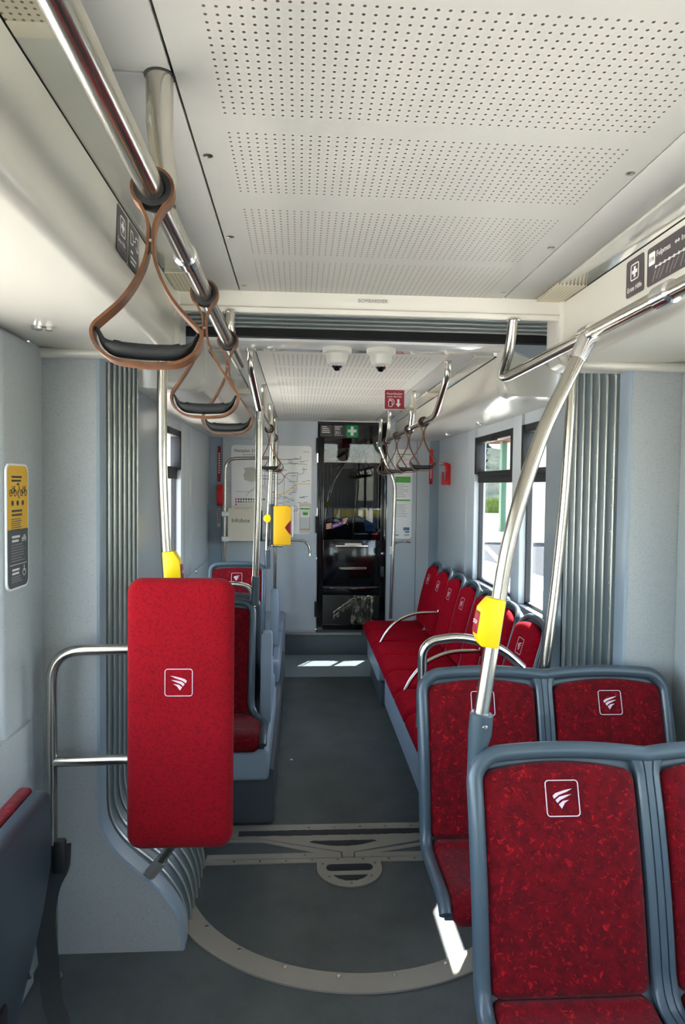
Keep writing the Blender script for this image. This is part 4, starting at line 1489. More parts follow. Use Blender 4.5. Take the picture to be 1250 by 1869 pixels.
# bench of seven seats along the right wall
PBn = Prof(-0.575, 0.955)
SB = 'red seats in a row along the right wall'
blabs = ['bench seat by the cab wall, farthest of the right hand row', 'second red bench seat from the cab wall, before the first armrest',
         'third red bench seat from the cab wall, just past the first armrest', 'middle red bench seat of the row along the right wall',
         'third red bench seat from the bellows, at the far side of the armrest', 'second red bench seat from the bellows, partly behind the yellow button',
         'bench seat next to the bellows, nearest of the right hand row']
bench0 = thing('bench_seat', blabs[0], 'seat', (0, 0, 0), SB)
BW = 0.385
seat_rim(PBn, -BW / 2 + 0.0145, BW / 2 - 0.0145, PBn.crease - 0.06, PBn.L + 0.004, 0.075, 0.0135, 0.030, 10).build('frame', 'seat_frame', bench0, smooth=60, local=True)
seat_shell(PBn, -BW / 2 + 0.004, BW / 2 - 0.004, PBn.L, 0.03, 'shell', bench0)
pad(PBn, -BW / 2 + 0.014, BW / 2 - 0.014, PBn.crease + 0.002, PBn.L - 0.022, 0.034, 0.05, 0.028, 'back_cushion', 'red_bench', bench0, fade=0.045)
pad(PBn, -BW / 2 + 0.003, BW / 2 - 0.003, 0.0, PBn.crease, 0.032, 0.03, 0.0, 'seat_cushion', 'red_bench', bench0, fade=0.042)
seat_emblem(PBn, 0.0, PBn.L - 0.115, 0.075, 0.0352, bench0)
for i in range(7):
    o = bench0 if i == 0 else copy_tree(bench0)
    o.location = (0.895, 5.65 - BW * (i + 0.5), 0)
    o.rotation_euler = (0, 0, R(-90))
    o['label'] = blabs[i]
# plinths
t = thing('seat_plinth', 'grey plinth under the far bench seats by the step', 'plinth', (0.6, 5.2, 0))
MB().bb(0.335, 1.06, 4.86, 5.62, 0.19, 0.425, 0.02, 3).build('fascia', 'box_grey', t)
MB().bb(0.365, 1.06, 4.88, 5.61, 0.0, 0.19, 0.012).build('kick_base', 'box_dark', t)
t = thing('seat_plinth', 'long grey plinth under the near bench seats by the bellows', 'plinth', (0.6, 3.7, 0))
MB().bb(0.330, 0.985, 2.965, 4.42, 0.16, 0.425, 0.02, 3).build('fascia', 'box_grey', t)
MB().bb(0.40, 0.985, 2.975, 4.42, 0.0, 0.16, 0.012).build('kick_base', 'box_dark', t)
MB().bb(0.41, 0.985, 4.42, 4.855, 0.30, 0.42, 0.006).build('bridge', 'box_dark', t)

# armrests
ALAB = ['chrome arched armrest on the far bench seats near the cab', 'chrome arched armrest on the bench seats, partly behind the loop handle']
for i, y in enumerate((4.88, 3.725)):
    t = thing('armrest', ALAB[i], 'armrest', (0.5, y, 0.44), 'arched chrome armrests on the bench')
    MB().tube(catmull([(0.345, y, 0.45), (0.40, y, 0.55), (0.48, y, 0.632), (0.60, y, 0.682), (0.72, y, 0.690), (0.775, y, 0.688)], 7), 0.0125, 14).build('bow', 'steel', t)
    MB().lathe([(0.017, 0), (0.017, 0.012), (0.0125, 0.016)], (0.342, y, 0.440), (0.5, 0, 0.86), 14).build('foot', 'steel', t)
    MB().box((0.775, y, 0.688), (0.018, 0.022, 0.05), 0.004).build('end_bracket', 'chrome', t)

# ---- left hand seats
def single_seat(label, x0, y0, facing, group, w=0.425, flare=0.08):
    t = thing('single_seat', label, 'seat', (x0 + w / 2, y0, 0), group)
    P = Prof(-0.43, 1.005)
    P.flare, P.halfw = flare * (-1 if facing else 1), w / 2
    seat_rim(P, -w / 2 + 0.016, w / 2 - 0.016, 0.03, P.L, 0.05, 0.0175, 0.012, 12).build('frame', 'seat_frame', t, smooth=60, local=True)
    seat_shell(P, -w / 2 + 0.012, w / 2 - 0.012, P.L, 0.012, 'shell', t)
    cushions(P, -w / 2, w / 2, t, 'red', 0.024, 0.012, 0.0, 0.078, 0.08)
    if facing:
        t.rotation_euler = (0, 0, R(180))
    return t


SL = 'red single seats on the left'
s1 = single_seat('dark red seat left of the aisle, partly behind the red lean pad', -0.875, 3.47, 0, SL)
b = MB()
b.tube(rnd([(-0.80, 3.455, 1.02), (-0.70, 3.455, 1.085), (-0.55, 3.455, 1.105), (-0.468, 3.452, 1.08), (-0.468, 3.450, 0.96)], [0, .05, .05, .04, 0], 8), 0.0145, 14)
b.build('loop_handle', 'chrome', s1)
MB().tube([(-0.468, 3.450, 0.99), (-0.468, 3.449, 0.95)], 0.018, 12).build('handle_sleeve', 'chrome', s1)
s2 = single_seat('left seat facing away, only its cushion edge showing beside the aisle', -0.862, 3.60, 1, SL, flare=0.005)
s3 = single_seat('far left red seat facing the camera in front of the route map', -0.905, 5.10, 0, SL)
# side shells beside the back to back seats
t = thing('seat_side_shell', 'light grey moulded side shell joining the back to back left seats', 'side shell', (-0.40, 3.5, 0.4))
b = MB()
b.prism([(p.x, p.y) for p in catmull([(3.41, 0.42, 0), (3.43, 0.62, 0), (3.47, 0.79, 0), (3.53, 0.85, 0), (3.60, 0.80, 0), (3.67, 0.66, 0), (3.78, 0.55, 0), (3.96, 0.50, 0), (4.06, 0.42, 0)], 6)] + [(4.06, 0.405), (3.41, 0.405)], lambda a, c, h: (h, a, c), -0.425, -0.372)
bmesh.ops.bevel(b.bm, geom=[e for e in b.bm.edges], offset=0.010, segments=2, profile=0.5, affect='EDGES')
b.build('shell', 'box_grey', t)
t = thing('seat_side_shell', 'grey moulded side shell of the far left seat', 'side shell', (-0.41, 5.1, 0.4))
b = MB()
b.prism([(p.x, p.y) for p in catmull([(5.04, 0.42, 0), (5.06, 0.62, 0), (5.11, 0.78, 0), (5.17, 0.82, 0), (5.24, 0.76, 0), (5.30, 0.60, 0), (5.45, 0.50, 0), (5.50, 0.42, 0)], 6)] + [(5.50, 0.405), (5.04, 0.405)], lambda a, c, h: (h, a, c), -0.445, -0.385)
bmesh.ops.bevel(b.bm, geom=[e for e in b.bm.edges], offset=0.010, segments=2, profile=0.5, affect='EDGES')
b.build('shell', 'box_grey', t)
t = thing('seat_plinth', 'grey plinth under the back to back seats on the left', 'plinth', (-0.7, 3.6, 0))
MB().bb(-0.985, -0.365, 3.06, 4.08, 0.262, 0.405, 0.02, 3).build('fascia', 'box_grey', t)
MB().bb(-0.985, -0.345, 3.19, 4.55, 0.0, 0.265, 0.015).build('kick_base', 'box_dark', t)
t = thing('seat_plinth', 'grey plinth under the far left seat by the step', 'plinth', (-0.7, 5.2, 0))
MB().bb(-1.06, -0.365, 4.66, 5.60, 0.24, 0.405, 0.02, 3).build('fascia', 'box_grey', t)
MB().bb(-1.06, -0.345, 4.60, 5.60, 0.0, 0.24, 0.015).build('kick_base', 'box_dark', t)
MB().bb(-1.06, -0.36, 5.60, 6.415, 0.0, 0.42, 0.02).build('end_box', 'box_grey', t)

# ---- ceiling cameras
CAMS = []
for i, x in enumerate((-0.081, 0.112)):
    if i == 0:
        c0 = thing('dome_camera', 'white dome security camera on the gloss header, left of the two', 'camera', (x, 3.0, 2.198), 'dome cameras')
        MB().lathe([(0.064, 0.0), (0.064, -0.018), (0.058, -0.024), (0.05, -0.026)], (0, 0, 0), (0, 0, 1), 32).build('base', 'dome_white', c0, local=True)
        MB().lathe([(0.049, -0.024), (0.047, -0.045), (0.040, -0.066), (0.028, -0.074), (0.0, -0.074)], (0, 0, 0), (0, 0, 1), 32).build('housing', 'dome_white', c0, local=True)
        MB().lathe([(0.0245, -0.073), (0.023, -0.084), (0.017, -0.094), (0.008, -0.099), (0.0, -0.1)], (0.0, -0.008, 0.002), (0, -0.15, 1), 24).build('lens_dome', 'black', c0, local=True)
        MB().lathe([(0.0285, -0.070), (0.0285, -0.077), (0.0245, -0.079)], (0.0, -0.006, 0.001), (0, -0.1, 1), 24).build('lens_ring', 'chrome', c0, local=True)
    else:
        o = copy_tree(c0)
        o.location.x = x
        o['label'] = 'white dome security camera on the gloss header, right of the two'

# ---- cove clips
clip = thing('cove_spotlight', 'small chrome spotlight fitting under the left cove, upper left', 'spotlight', (-0.955, 1.965, 2.034))
MB().lathe([(0.0, 0.0), (0.016, 0), (0.015, -0.010), (0.009, -0.013), (0, -0.013)], (-0.012, 0, 0), (0, 0, 1), 18).build('body', 'chrome', clip, local=True)
MB().lathe([(0.0, 0.0), (0.010, 0), (0.010, -0.012), (0, -0.013)], (0.018, 0.006, 0), (0, 0, 1), 14).build('plug', 'steel', clip, local=True)
for (x, y, lab) in ((0.97, 5.55, 'tiny chrome spotlight under the far right cove near the hammer'), (0.97, 4.55, 'tiny chrome spotlight under the far right cove above the window')):
    o = copy_tree(clip)
    o.location = (x, y, 2.034)
    o['label'] = lab
tag(MB().lathe([(0, -0.012), (0.010, -0.010), (0.014, -0.004), (0.016, 0)], (-1.08, 5.64, 0.885), (-1, 0, 0), 16).build('wall_bolt', 'steel'), 'small chrome bolt low on the far left wall', 'bolt')

# ================================================================== SIGNS AND FITTINGS
CROSS = [(-.5, -.16), (-.5, .16), (-.16, .16), (-.16, .5), (.16, .5), (.16, .16), (.5, .16), (.5, -.16), (.16, -.16), (.16, -.5), (-.16, -.5), (-.16, -.16)]


def cross(s, cx=0, cy=0):
    return [(cx + a * s, cy + b_ * s) for a, b_ in CROSS]


# left cove stickers (read from the aisle, on the face x = -0.65)
t = thing('first_aid_sticker', 'dark sticker with white cross on the left cove, left of the pair', 'sticker', (-0.6495, 1.622, 2.172))
orient(t, (0, 1, 0), (0, 0, 1))
plate(t, 'board', 0.096, 0.104, 0.008, 'sign_dark', 0.0, 0.0015)
polys(t, 'pictogram', ring_polys(0.044, 0.044, 0.007, 0.003, 0, 0.014) + [cross(0.026, 0, 0.014)], 'white_print')
text(t, 'Erste Hilfe', -0.040, -0.028, 0.0155, 'white_print', 0.0018)
polys(t, 'small_print', bars(1, -0.038, 0.036, -0.035, 0.006, 0.003), 'grey_print')
t = thing('intercom_sticker', 'dark sticker with two linked symbols on the left cove', 'sticker', (-0.6495, 1.732, 2.173))
orient(t, (0, 1, 0), (0, 0, 1))
plate(t, 'board', 0.098, 0.104, 0.008, 'sign_dark', 0.0, 0.0015)
polys(t, 'pictogram', line_polys([(-.036, .034), (-.018, .034), (-.012, .028), (-.012, .022)], .0032) + line_polys([(-.036, .034), (-.036, .004), (-.018, .004), (-.012, .010)], .0032) + line_polys([(.036, .034), (.016, .034), (.010, .028)], .0032) + line_polys([(.036, .034), (.036, .002), (.024, .002), (.016, .010)], .0032) + line_polys([(-.012, .016), (.012, .022)], .0032), 'white_print')
polys(t, 'small_print', bars(1, -0.036, -0.010, -0.012, 0.01, 0.006) + bars(1, -0.036, 0.032, -0.026, 0.01, 0.005) + bars(1, -0.036, 0.012, -0.037, 0.01, 0.005), 'white_print')

# right cove stickers
t = thing('first_aid_sticker', 'dark Erste Hilfe sticker with white cross on the right cove', 'sticker', (0.6495, 1.795, 2.168))
orient(t, (0, -1, 0), (0, 0, 1))
plate(t, 'board', 0.096, 0.098, 0.008, 'sign_dark', 0.0, 0.0015)
polys(t, 'pictogram', ring_polys(0.044, 0.044, 0.007, 0.003, 0, 0.012) + [cross(0.028, 0, 0.012)], 'white_print')
text(t, 'Erste Hilfe', 0, -0.036, 0.0185, 'white_print', 0.0018, 'CENTER')
t = thing('route_board', 'long dark route board with white stop line on the right cove', 'sign', (0.6495, 1.48, 2.166))
orient(t, (0, -1, 0), (0, 0, 1))
plate(t, 'board', 0.50, 0.096, 0.007, 'sign_dark', 0.0, 0.0015)
plate(t, 'line_badge', 0.030, 0.032, 0.003, 'white_print', 0.0015, 0.0022, -0.226, 0.018)
text(t, 'STB', -0.226, 0.012, 0.0135, 'dark_print', 0.0025, 'CENTER')
text(t, 'Fulpmes', -0.205, 0.017, 0.020, 'white_print', 0.0018)
polys(t, 'arrow', line_polys([(-.117, .023), (-.100, .023)], .003) + [[(-.120, .023), (-.113, .028), (-.113, .018)], [(-.097, .023), (-.104, .028), (-.104, .018)]], 'white_print')
text(t, 'Innsbruck', -0.092, 0.017, 0.020, 'white_print', 0.0018)
stops = [(-0.205 + 0.021 * k, -0.008) for k in range(20)]
lst = line_polys([stops[0], stops[-1]], 0.0025)
for (x, y) in stops:
    lst.append(rc(x - 0.0035, x + 0.0035, y - 0.0035, y + 0.0035))
polys(t, 'stop_line', lst, 'white_print')
polys(t, 'stop_names', [[(x - 0.002, y - 0.008), (x + 0.001, y - 0.008), (x - 0.012 - .004 * (k % 3), y - 0.034 + .004 * (k % 2)), (x - 0.015 - .004 * (k % 3), y - 0.034 + .004 * (k % 2))] for k, (x, y) in enumerate(stops)], 'grey_print')

# bicycle notice on the left pillar
t = thing('notice_board', 'tall rounded yellow and slate notice about bicycles on the left pillar', 'sign', (-1.079, 2.092, 1.468))
orient(t, (0, 1, 0), (0, 0, 1))
plate(t, 'back_plate', 0.158, 0.372, 0.026, 'white_print', 0.0, 0.006, 0, 0, 8)
w_, h_, r_ = 0.146, 0.360, 0.022
pts = rrect(w_, h_, r_, 8)
top = [(a, max(b_, -0.008)) for a, b_ in pts]
bot = [(a, min(b_, -0.008)) for a, b_ in pts]


def uniq(p):
    o = []
    for q in p:
        if not o or (abs(q[0] - o[-1][0]) + abs(q[1] - o[-1][1])) > 1e-5:
            o.append(q)
    if abs(o[0][0] - o[-1][0]) + abs(o[0][1] - o[-1][1]) < 1e-5:
        o.pop()
    return o


poly(t, 'upper_field', uniq(top), 'yellow_sign', 0.006, 0.0068)
poly(t, 'lower_field', uniq(bot), 'sign_slate', 0.006, 0.0068)
Z1, Z2 = 0.0068, 0.0074


def bike(cx, cy, s):
    l = []
    for dx in (-0.5, 0.5):
        c = [(cx + dx * s + 0.3 * s * math.cos(R(a)), cy + 0.3 * s * math.sin(R(a))) for a in range(0, 361, 30)]
        l += line_polys(c, s * 0.09)
    l += line_polys([(cx - .5 * s, cy), (cx - .1 * s, cy + .45 * s), (cx + .35 * s, cy + .45 * s), (cx, cy), (cx - .5 * s, cy)], s * .09)
    l += line_polys([(cx + .5 * s, cy), (cx + .3 * s, cy + .6 * s), (cx + .5 * s, cy + .65 * s)], s * .09)
    l += line_polys([(cx - .18 * s, cy + .6 * s), (cx + .02 * s, cy + .6 * s)], s * .09)
    return l


polys(t, 'heading', bars(2, -0.045, 0.03, 0.150, 0.011, 0.006), 'dark_print', Z1, Z2)
pic = bike(-0.036, 0.100, 0.030) + bike(0.040, 0.100, 0.030)
pic += line_polys([(-.008, .125), (.004, .128), (.010, .11), (-.004, .10), (.008, .085)], .004)
for x in (-.04, -.004, .034):
    pic.append([(x + .008 * math.cos(R(a)), .070 + .008 * math.sin(R(a))) for a in range(0, 360, 30)])
polys(t, 'pictogram', pic, 'dark_print', Z1, Z2)
polys(t, 'print', bars(2, -0.045, 0.03, 0.050, 0.012, 0.006) + bars(6, -0.050, 0.025, 0.024, 0.0062, 0.0022), 'dark_print', Z1, Z2)
polys(t, 'heading', bars(2, -0.045, 0.012, -0.026, 0.012, 0.007), 'white_print', Z1, Z2)
polys(t, 'pictogram', bike(0.042, -0.040, 0.020) + line_polys([(-.06, -.112), (.06, -.112)], .0015), 'white_print', Z1, Z2)
polys(t, 'print', bars(7, -0.050, 0.05, -0.052, 0.008, 0.0022), 'grey_print', Z1, Z2)
polys(t, 'heading', bars(2, -0.045, 0.02, -0.124, 0.011, 0.006), 'white_print', Z1, Z2)
cw = [(0.042 + .010 * math.cos(R(a)), -.140 + .010 * math.sin(R(a))) for a in range(0, 361, 30)]
polys(t, 'pictogram', line_polys(cw, .002) + line_polys([(.042, -.118), (.042, -.135), (.052, -.135)], .0025), 'white_print', Z1, Z2)
polys(t, 'print', bars(3, -0.050, 0.03, -0.147, 0.007, 0.0022), 'grey_print', Z1, Z2)

# extinguisher sign on a bracket
t = thing('extinguisher_sign', 'small maroon sign with extinguisher and arrow beside the far right post', 'sign', (0.347, 4.265, 2.142))
orient(t, (1, 0, 0), (0, 0, 1))
plate(t, 'board', 0.122, 0.118, 0.008, 'red_sign', 0.0, 0.003)
text(t, 'Feuerlöscher', 0, 0.030, 0.0185, 'white_print', 0.0034, 'CENTER')
text(t, 'unter dem Sitz', 0, 0.013, 0.0150, 'white_print', 0.0034, 'CENTER')
ext = ring_polys(0.026, 0.040, 0.006, 0.0035, -0.026, -0.026) + line_polys([(-.026, -.006), (-.026, .002), (-.012, .002), (-.003, -.008), (-.003, -.026), (-.012, -.034)], .0035) + line_polys([(-.036, .002), (-.02, .002)], .004)
arrow = [(.018, .002), (.030, .002), (.030, -.026), (.040, -.026), (.024, -.048), (.008, -.026), (.018, -.026)]
polys(t, 'pictogram', ext + [arrow], 'white_print', 0.003, 0.0036)
b = MB()
b.bb(-0.062, 0.075, -0.066, -0.058, -0.006, 0.004, 0.001)
b.tube([(0.06, -0.056, 0.004), (0.122, -0.056, -0.002)], 0.010, 12)
b.tube([(0.119, -0.085, -0.015), (0.119, -0.028, -0.015)], 0.0215, 18)
b.build('bracket', 'steel', t, local=True)

# route map and papers on the bulkhead
def wall_thing(name, label, cat, x, z, y=YB - 0.001, group=None):
    q = thing(name, label, cat, (x, y, z), group)
    orient(q, (1, 0, 0), (0, 0, 1))
    return q


t = wall_thing('route_map', 'big white network map with coloured lines on the cab bulkhead', 'poster', -0.5015, 1.556)
plate(t, 'sheet', 0.747, 0.824, 0.03, 'paper', 0.0, 0.004, 0, 0, 6)
A1, A2 = 0.004, 0.0046
text(t, 'Netzplan 21.', -0.345, 0.348, 0.040, 'dark_print', 0.0044)
polys(t, 'small_print', bars(1, -0.27, -0.1, 0.325, 0.01, 0.004, 0), 'grey_print', A1, A2)
text(t, 'VVT.AT', 0.295, 0.352, 0.016, 'dark_print', 0.0044)
lines = [('purple', [(-.08, .10), (.02, .10), (.06, .05), (.10, .08), (.13, .14), (.16, .16), (.25, .16)], .005),
         ('red_sign', [(-.10, .13), (-.02, .13), (.02, .17), (.08, .17), (.13, .11)], .004),
         ('yellow', [(.36, .06), (.24, .06), (.14, -.02), (.06, -.05), (-.02, -.05)], .006),
         ('green_print', [(.33, .24), (.20, .25), (.10, .24), (.02, .26)], .004),
         ('sign_slate', [(.27, .315), (.27, .29), (.10, .285), (.04, .29)], .004),
         ('grey_print', [(.12, .09), (.12, -.15), (.24, -.15), (.24, -.20), (.17, -.20)], .003),
         ('grey_print', [(.02, .24), (.09, .16), (.16, .10), (.22, .06), (.24, .03)], .003),
         ('dark_print', [(.30, .22), (.30, .16), (.24, .14), (.24, .08), (.16, .08)], .003),
         ('grey_print', [(-.33, -.02), (-.20, -.02), (-.08, .04), (.02, -.08), (.20, -.08)], .003),
         ('yellow_sign', [(.34, .28), (.30, .27), (.26, .24)], .004),
         ('blue_screen', [(-.06, .22), (-.06, .04), (.0, -.02), (.2, -.10)], .003),
         ('grey_print', [(-.24, -.06), (-.12, .06)], .003)]
for c, p_, wd in lines:
    polys(t, 'route_line', line_polys(p_, wd), c, A1, A2)
polys(t, 'small_print', [rc(x, x + .03 + .02 * random.random(), z, z + .005) for x, z in [(random.uniform(-.02, .33), random.uniform(-.2, .3)) for _ in range(46)]], 'grey_print', A1, 0.0044)['kind'] = 'stuff'
poly(t, 'inset_map', [(-.26, .20), (-.24, .17), (-.26, .14), (-.25, .09), (-.19, .07), (-.12, .08), (-.10, .14), (-.12, .19), (-.18, .21)], 'strip_grey', A1, 0.0043)
cols = ['red_sign', 'red_sign', 'dark_print', 'dark_print', 'sign_slate', 'blue_screen', 'green_print', 'red_sign', 'red_sign', 'purple', 'sign_slate']
for k in range(11):
    poly(t, 'legend_mark', rc(-.310 + .0235 * k, -.296 + .0235 * k, -.098, -.082), cols[k], A1, A2)
cols2 = ['red_sign', 'red_sign', 'green_print', 'green_print', 'yellow_sign', 'yellow_sign', 'yellow_sign', 'green_print', 'yellow_sign', 'yellow_sign']
for k in range(10):
    poly(t, 'legend_mark', rc(-.310 + .0235 * k, -.296 + .0235 * k, -.122, -.106), cols2[k], A1, A2)
for k in range(3):
    poly(t, 'legend_mark', rc(-.333, -.320, -.098 - .024 * k, -.084 - .024 * k), 'red_sign', A1, A2)

t = wall_thing('timetable', 'tall narrow white timetable sheet right of the cab door', 'poster', 0.733, 1.53)
plate(t, 'sheet', 0.180, 0.845, 0.028, 'paper', 0.0, 0.003, 0, 0, 6)
for z0, z1 in ((.37, .378), (.108, .165), (-.065, -.052)):
    poly(t, 'green_bar', rc(-.07, .075, z0, z1), 'green_print', 0.003, 0.0036)
polys(t, 'small_print', bars(12, -.07, .075, .355, .014, .004, .5) + bars(8, -.07, .075, .09, .016, .003, .5) + bars(9, -.07, .075, -.10, .014, .003, .4), 'grey_print', 0.003, 0.0036)['kind'] = 'stuff'
polys(t, 'blue_field', [rc(.012, .07, -.345, -.315), rc(.03, .07, -.365, -.352)], 'blue_screen', 0.003, 0.0036)
polys(t, 'footer', bars(1, -.07, -.03, -.385, .01, .006, 0) + bars(2, .02, .07, -.380, .01, .004, 0), 'dark_print', 0.003, 0.0036)

t = thing('info_pocket', 'beige paper pocket lettered Infobox in front of the route map', 'pocket', (-0.72, 6.19, 1.25))
orient(t, (1, 0, 0), (0, 0, 1))
b = MB()
front = [(-.155, -.15), (.125, -.15), (.125, .125), (.085, .125)] + [(.085 - .21 * k / 12 + .0, .125 - .062 * math.sin(PI * k / 12)) for k in range(1, 12)] + [(-.125, .125), (-.145, .14), (-.155, .125)]
b.prism(front, LOC, 0.012, 0.016)
b.build('front_panel', 'beige_board', t, local=True, smooth=0)
b = MB()
b.prism([(-.155, -.15), (.125, -.15), (.125, .13), (.07, .165), (-.02, .178), (-.11, .165), (-.155, .12)], LOC, -0.014, -0.010)
b.build('back_panel', 'beige_board', t, local=True, smooth=0)
MB().bb(-.155, .125, -.155, -.150, -.014, .016).build('base', 'beige_board', t, local=True, smooth=0)
MB().bb(.1255, .150, -.152, .12, -.016, .016, 0.002).build('side_box', 'black_matte', t, local=True)
text(t, 'Infobox', -0.125, 0.012, 0.056, 'dark_print', 0.0163, sx=0.95)
polys(t, 'small_print', bars(2, -.10, .06, .148, .012, .003), 'grey_print', -0.010, -0.0094)

# hoop rail before the map
t = thing('hoop_rail', 'steel hoop rail left of the route map with white clips', 'rail', (-0.9, 6.2, 0))
MB().tube(rnd([(-0.907, 6.2, 0.43), (-0.907, 6.2, 1.832), (-0.455, 6.2, 1.845)], 0.11, 8), 0.0155, 14).build('hoop', 'steel', t)
MB().tube(rnd([(-0.93, 6.2, 1.095), (-0.30, 6.2, 1.105), (-0.19, 6.2, 1.10), (-0.145, 6.2, 1.05), (-0.14, 6.2, 0.985)], 0.04, 6), 0.0115, 12).build('lower_bar', 'steel', t)
for z in (1.337, 1.112):
    MB().box((-0.90, 6.185, z), (0.065, 0.045, 0.045), 0.012, 3).build('clip', 'white_print', t)
MB().lathe([(0.014, 0), (0.016, -0.02), (0, -0.021)], (-0.14, 6.2, 0.985), (0, 0, 1), 12).build('end_cap', 'steel', t)

# ticket machine
t = thing('ticket_validator', 'yellow ticket validator box on the far left pole', 'ticket machine', (-0.36, 5.05, 1.3))
b = MB()
b.prism([(-0.425, 1.165), (-0.300, 1.165), (-0.298, 1.232), (-0.350, 1.292), (-0.298, 1.345), (-0.298, 1.440), (-0.335, 1.452), (-0.425, 1.448)], lambda a, c, h: (a, h, c), 4.99, 5.08)
bmesh.ops.bevel(b.bm, geom=b.bm.edges[:], offset=0.005, segments=2, profile=0.5, affect='EDGES')
b.build('housing', 'yellow_sign', t)
MB().prism([(-0.338, 1.232), (-0.30, 1.232), (-0.300, 1.345), (-0.345, 1.292)], lambda a, c, h: (a, h, c), 5.01, 5.07).build('slot', 'red_sign', t, smooth=0)
MB().bb(-0.302, -0.282, 5.02, 5.08, 1.22, 1.445, 0.006).build('reader_face', 'white_print', t)
MB().bb(-0.452, -0.425, 5.04, 5.10, 1.145, 1.46, 0.004).build('pole_bracket', 'dark_plastic', t)
MB().bb(-0.44, -0.36, 5.03, 5.08, 1.145, 1.163, 0.003).build('foot', 'steel', t)
MB().lathe([(0.03, 0), (0.03, -0.01), (0.022, -0.016), (0, -0.016)], (-0.470, 5.055, 1.355), (0, 1, 0), 20).build('stop_key', 'yellow', t)

# leaflet holder
t = wall_thing('leaflet_holder', 'clear leaflet holder with green topped leaflet right of the map', 'holder', -0.185, 1.292)
plate(t, 'back_plate', 0.105, 0.285, 0.010, 'beige_board', 0.0, 0.006)
plate(t, 'leaflet', 0.084, 0.205, 0.003, 'paper', 0.006, 0.011, -0.002, 0.008)
polys(t, 'green_band', [rc(-.044, .040, .082, .098)], 'green_print', 0.011, 0.0117)
polys(t, 'print', [rc(-.02, .025, .03, .055)] + bars(3, -.03, .03, .07, .012, .004), 'green_print', 0.011, 0.0116)
plate(t, 'pocket', 0.098, 0.12, 0.006, 'glass', 0.014, 0.016, 0, -0.05)

# stickers on the cab door
yd = YB - 0.0125
t = wall_thing('door_sticker', 'dark sticker with four text lines at top left of the cab door', 'sticker', 0.005, 2.113, yd)
plate(t, 'board', 0.112, 0.108, 0.006, 'sign_dark', 0, 0.001)
polys(t, 'print', bars(4, -.040, .035, .040, .017, .006, .4), 'white_print', .001, .0016)
t = wall_thing('door_sticker', 'dark sticker numbered 351 at the top of the cab door', 'sticker', 0.125, 2.113, yd)
plate(t, 'board', 0.112, 0.108, 0.006, 'sign_dark', 0, 0.001)
polys(t, 'print', bars(3, -.040, .030, .044, .014, .005, .4) + [rc(-.040, .036, -.042, -.040)], 'white_print', .001, .0016)
text(t, '351', -.040, -.030, .040, 'white_print', .0013)
t = wall_thing('first_aid_sign', 'green first aid sign with white cross on the cab door', 'sign', 0.247, 2.115, yd)
plate(t, 'board', 0.114, 0.110, 0.010, 'green_sign', 0, 0.0012)
poly(t, 'cross', cross(0.082), 'white_print', .0012, .0018)
t = wall_thing('hand_sticker', 'printed hand holding a purple card, stuck on the cab door glass', 'sticker', 0.118, 1.235, YB - 0.006)
MB().prism([(-.060, -.042), (.048, -.004), (.056, .040), (-.052, .006)], LOC, .0008, .0016).build('card', 'purple', t, local=True, smooth=0)
fing = []
for k in range(3):
    y0 = -.030 + .018 * k
    fing.append([(-.055, y0 - .002), (-.085, y0 - .012), (-.102, y0 - .012), (-.106, y0 - .004), (-.100, y0 + .003), (-.085, y0 + .005), (-.053, y0 + .013)])
    fing.append([(.050, y0 + .034), (.078, y0 + .040), (.098 - .008 * (2 - k), y0 + .047), (.100 - .008 * (2 - k), y0 + .055), (.09 - .008 * (2 - k), y0 + .060), (.052, y0 + .048)])
polys(t, 'fingers', fing, 'skin', 0, .0009)
polys(t, 'print', [[(-.040, -.012), (.0, .003), (.0, .007), (-.040, -.008)], [(-.040, -.022), (.02, .0), (.02, .004), (-.040, -.018)], [(.015, .006), (.04, .015), (.04, .021), (.015, .012)]], 'white_print', .0016, .0021)

# red emergency strips and handles
t = wall_thing('emergency_strip', 'upright red strip label on the right edge of the bulkhead', 'label', 1.0, 1.79)
plate(t, 'strip', 0.034, 0.33, 0.003, 'red_plastic', 0, 0.004)
polys(t, 'print', [[(.010 * math.cos(R(a)), .11 + .018 * math.sin(R(a))) for a in range(0, 360, 30)], rc(-.008, .008, -.155, -.140)], 'dark_print', .004, .0046)
polys(t, 'print', [rc(-.006, .006, .02 + .0 * k - .016 * k, .03 - .016 * k) for k in range(9)], 'white_print', .004, .0046)
t = wall_thing('emergency_strip', 'upright red and white strip label high on the left bulkhead edge', 'label', -0.985, 1.79)
plate(t, 'strip', 0.028, 0.33, 0.003, 'red_sign', 0, 0.004)
polys(t, 'print', [rc(-.007, .007, .09 - .022 * k, .103 - .022 * k) for k in range(9)], 'white_print', .004, .0046)
t = wall_thing('emergency_strip', 'thin red and white strip label low on the left bulkhead edge', 'label', -0.985, 1.29)
plate(t, 'strip', 0.026, 0.17, 0.003, 'white_print', 0, 0.004)
polys(t, 'print', [rc(-.006, .006, .06 - .022 * k, .074 - .022 * k) for k in range(6)], 'red_sign', .004, .0046)
t = thing('emergency_release', 'red emergency handle on the left bulkhead edge beside the hoop rail', 'handle', (-0.98, 6.40, 1.5))
b = MB()
b.prism([(1.40, 6.43), (1.60, 6.43), (1.60, 6.40), (1.54, 6.36), (1.44, 6.36), (1.40, 6.39)], lambda a, c, h: (h, c, a), -1.0, -0.945)
bmesh.ops.bevel(b.bm, geom=b.bm.edges[:], offset=0.01, segments=2, profile=0.5, affect='EDGES')
b.build('grip', 'red_plastic', t)
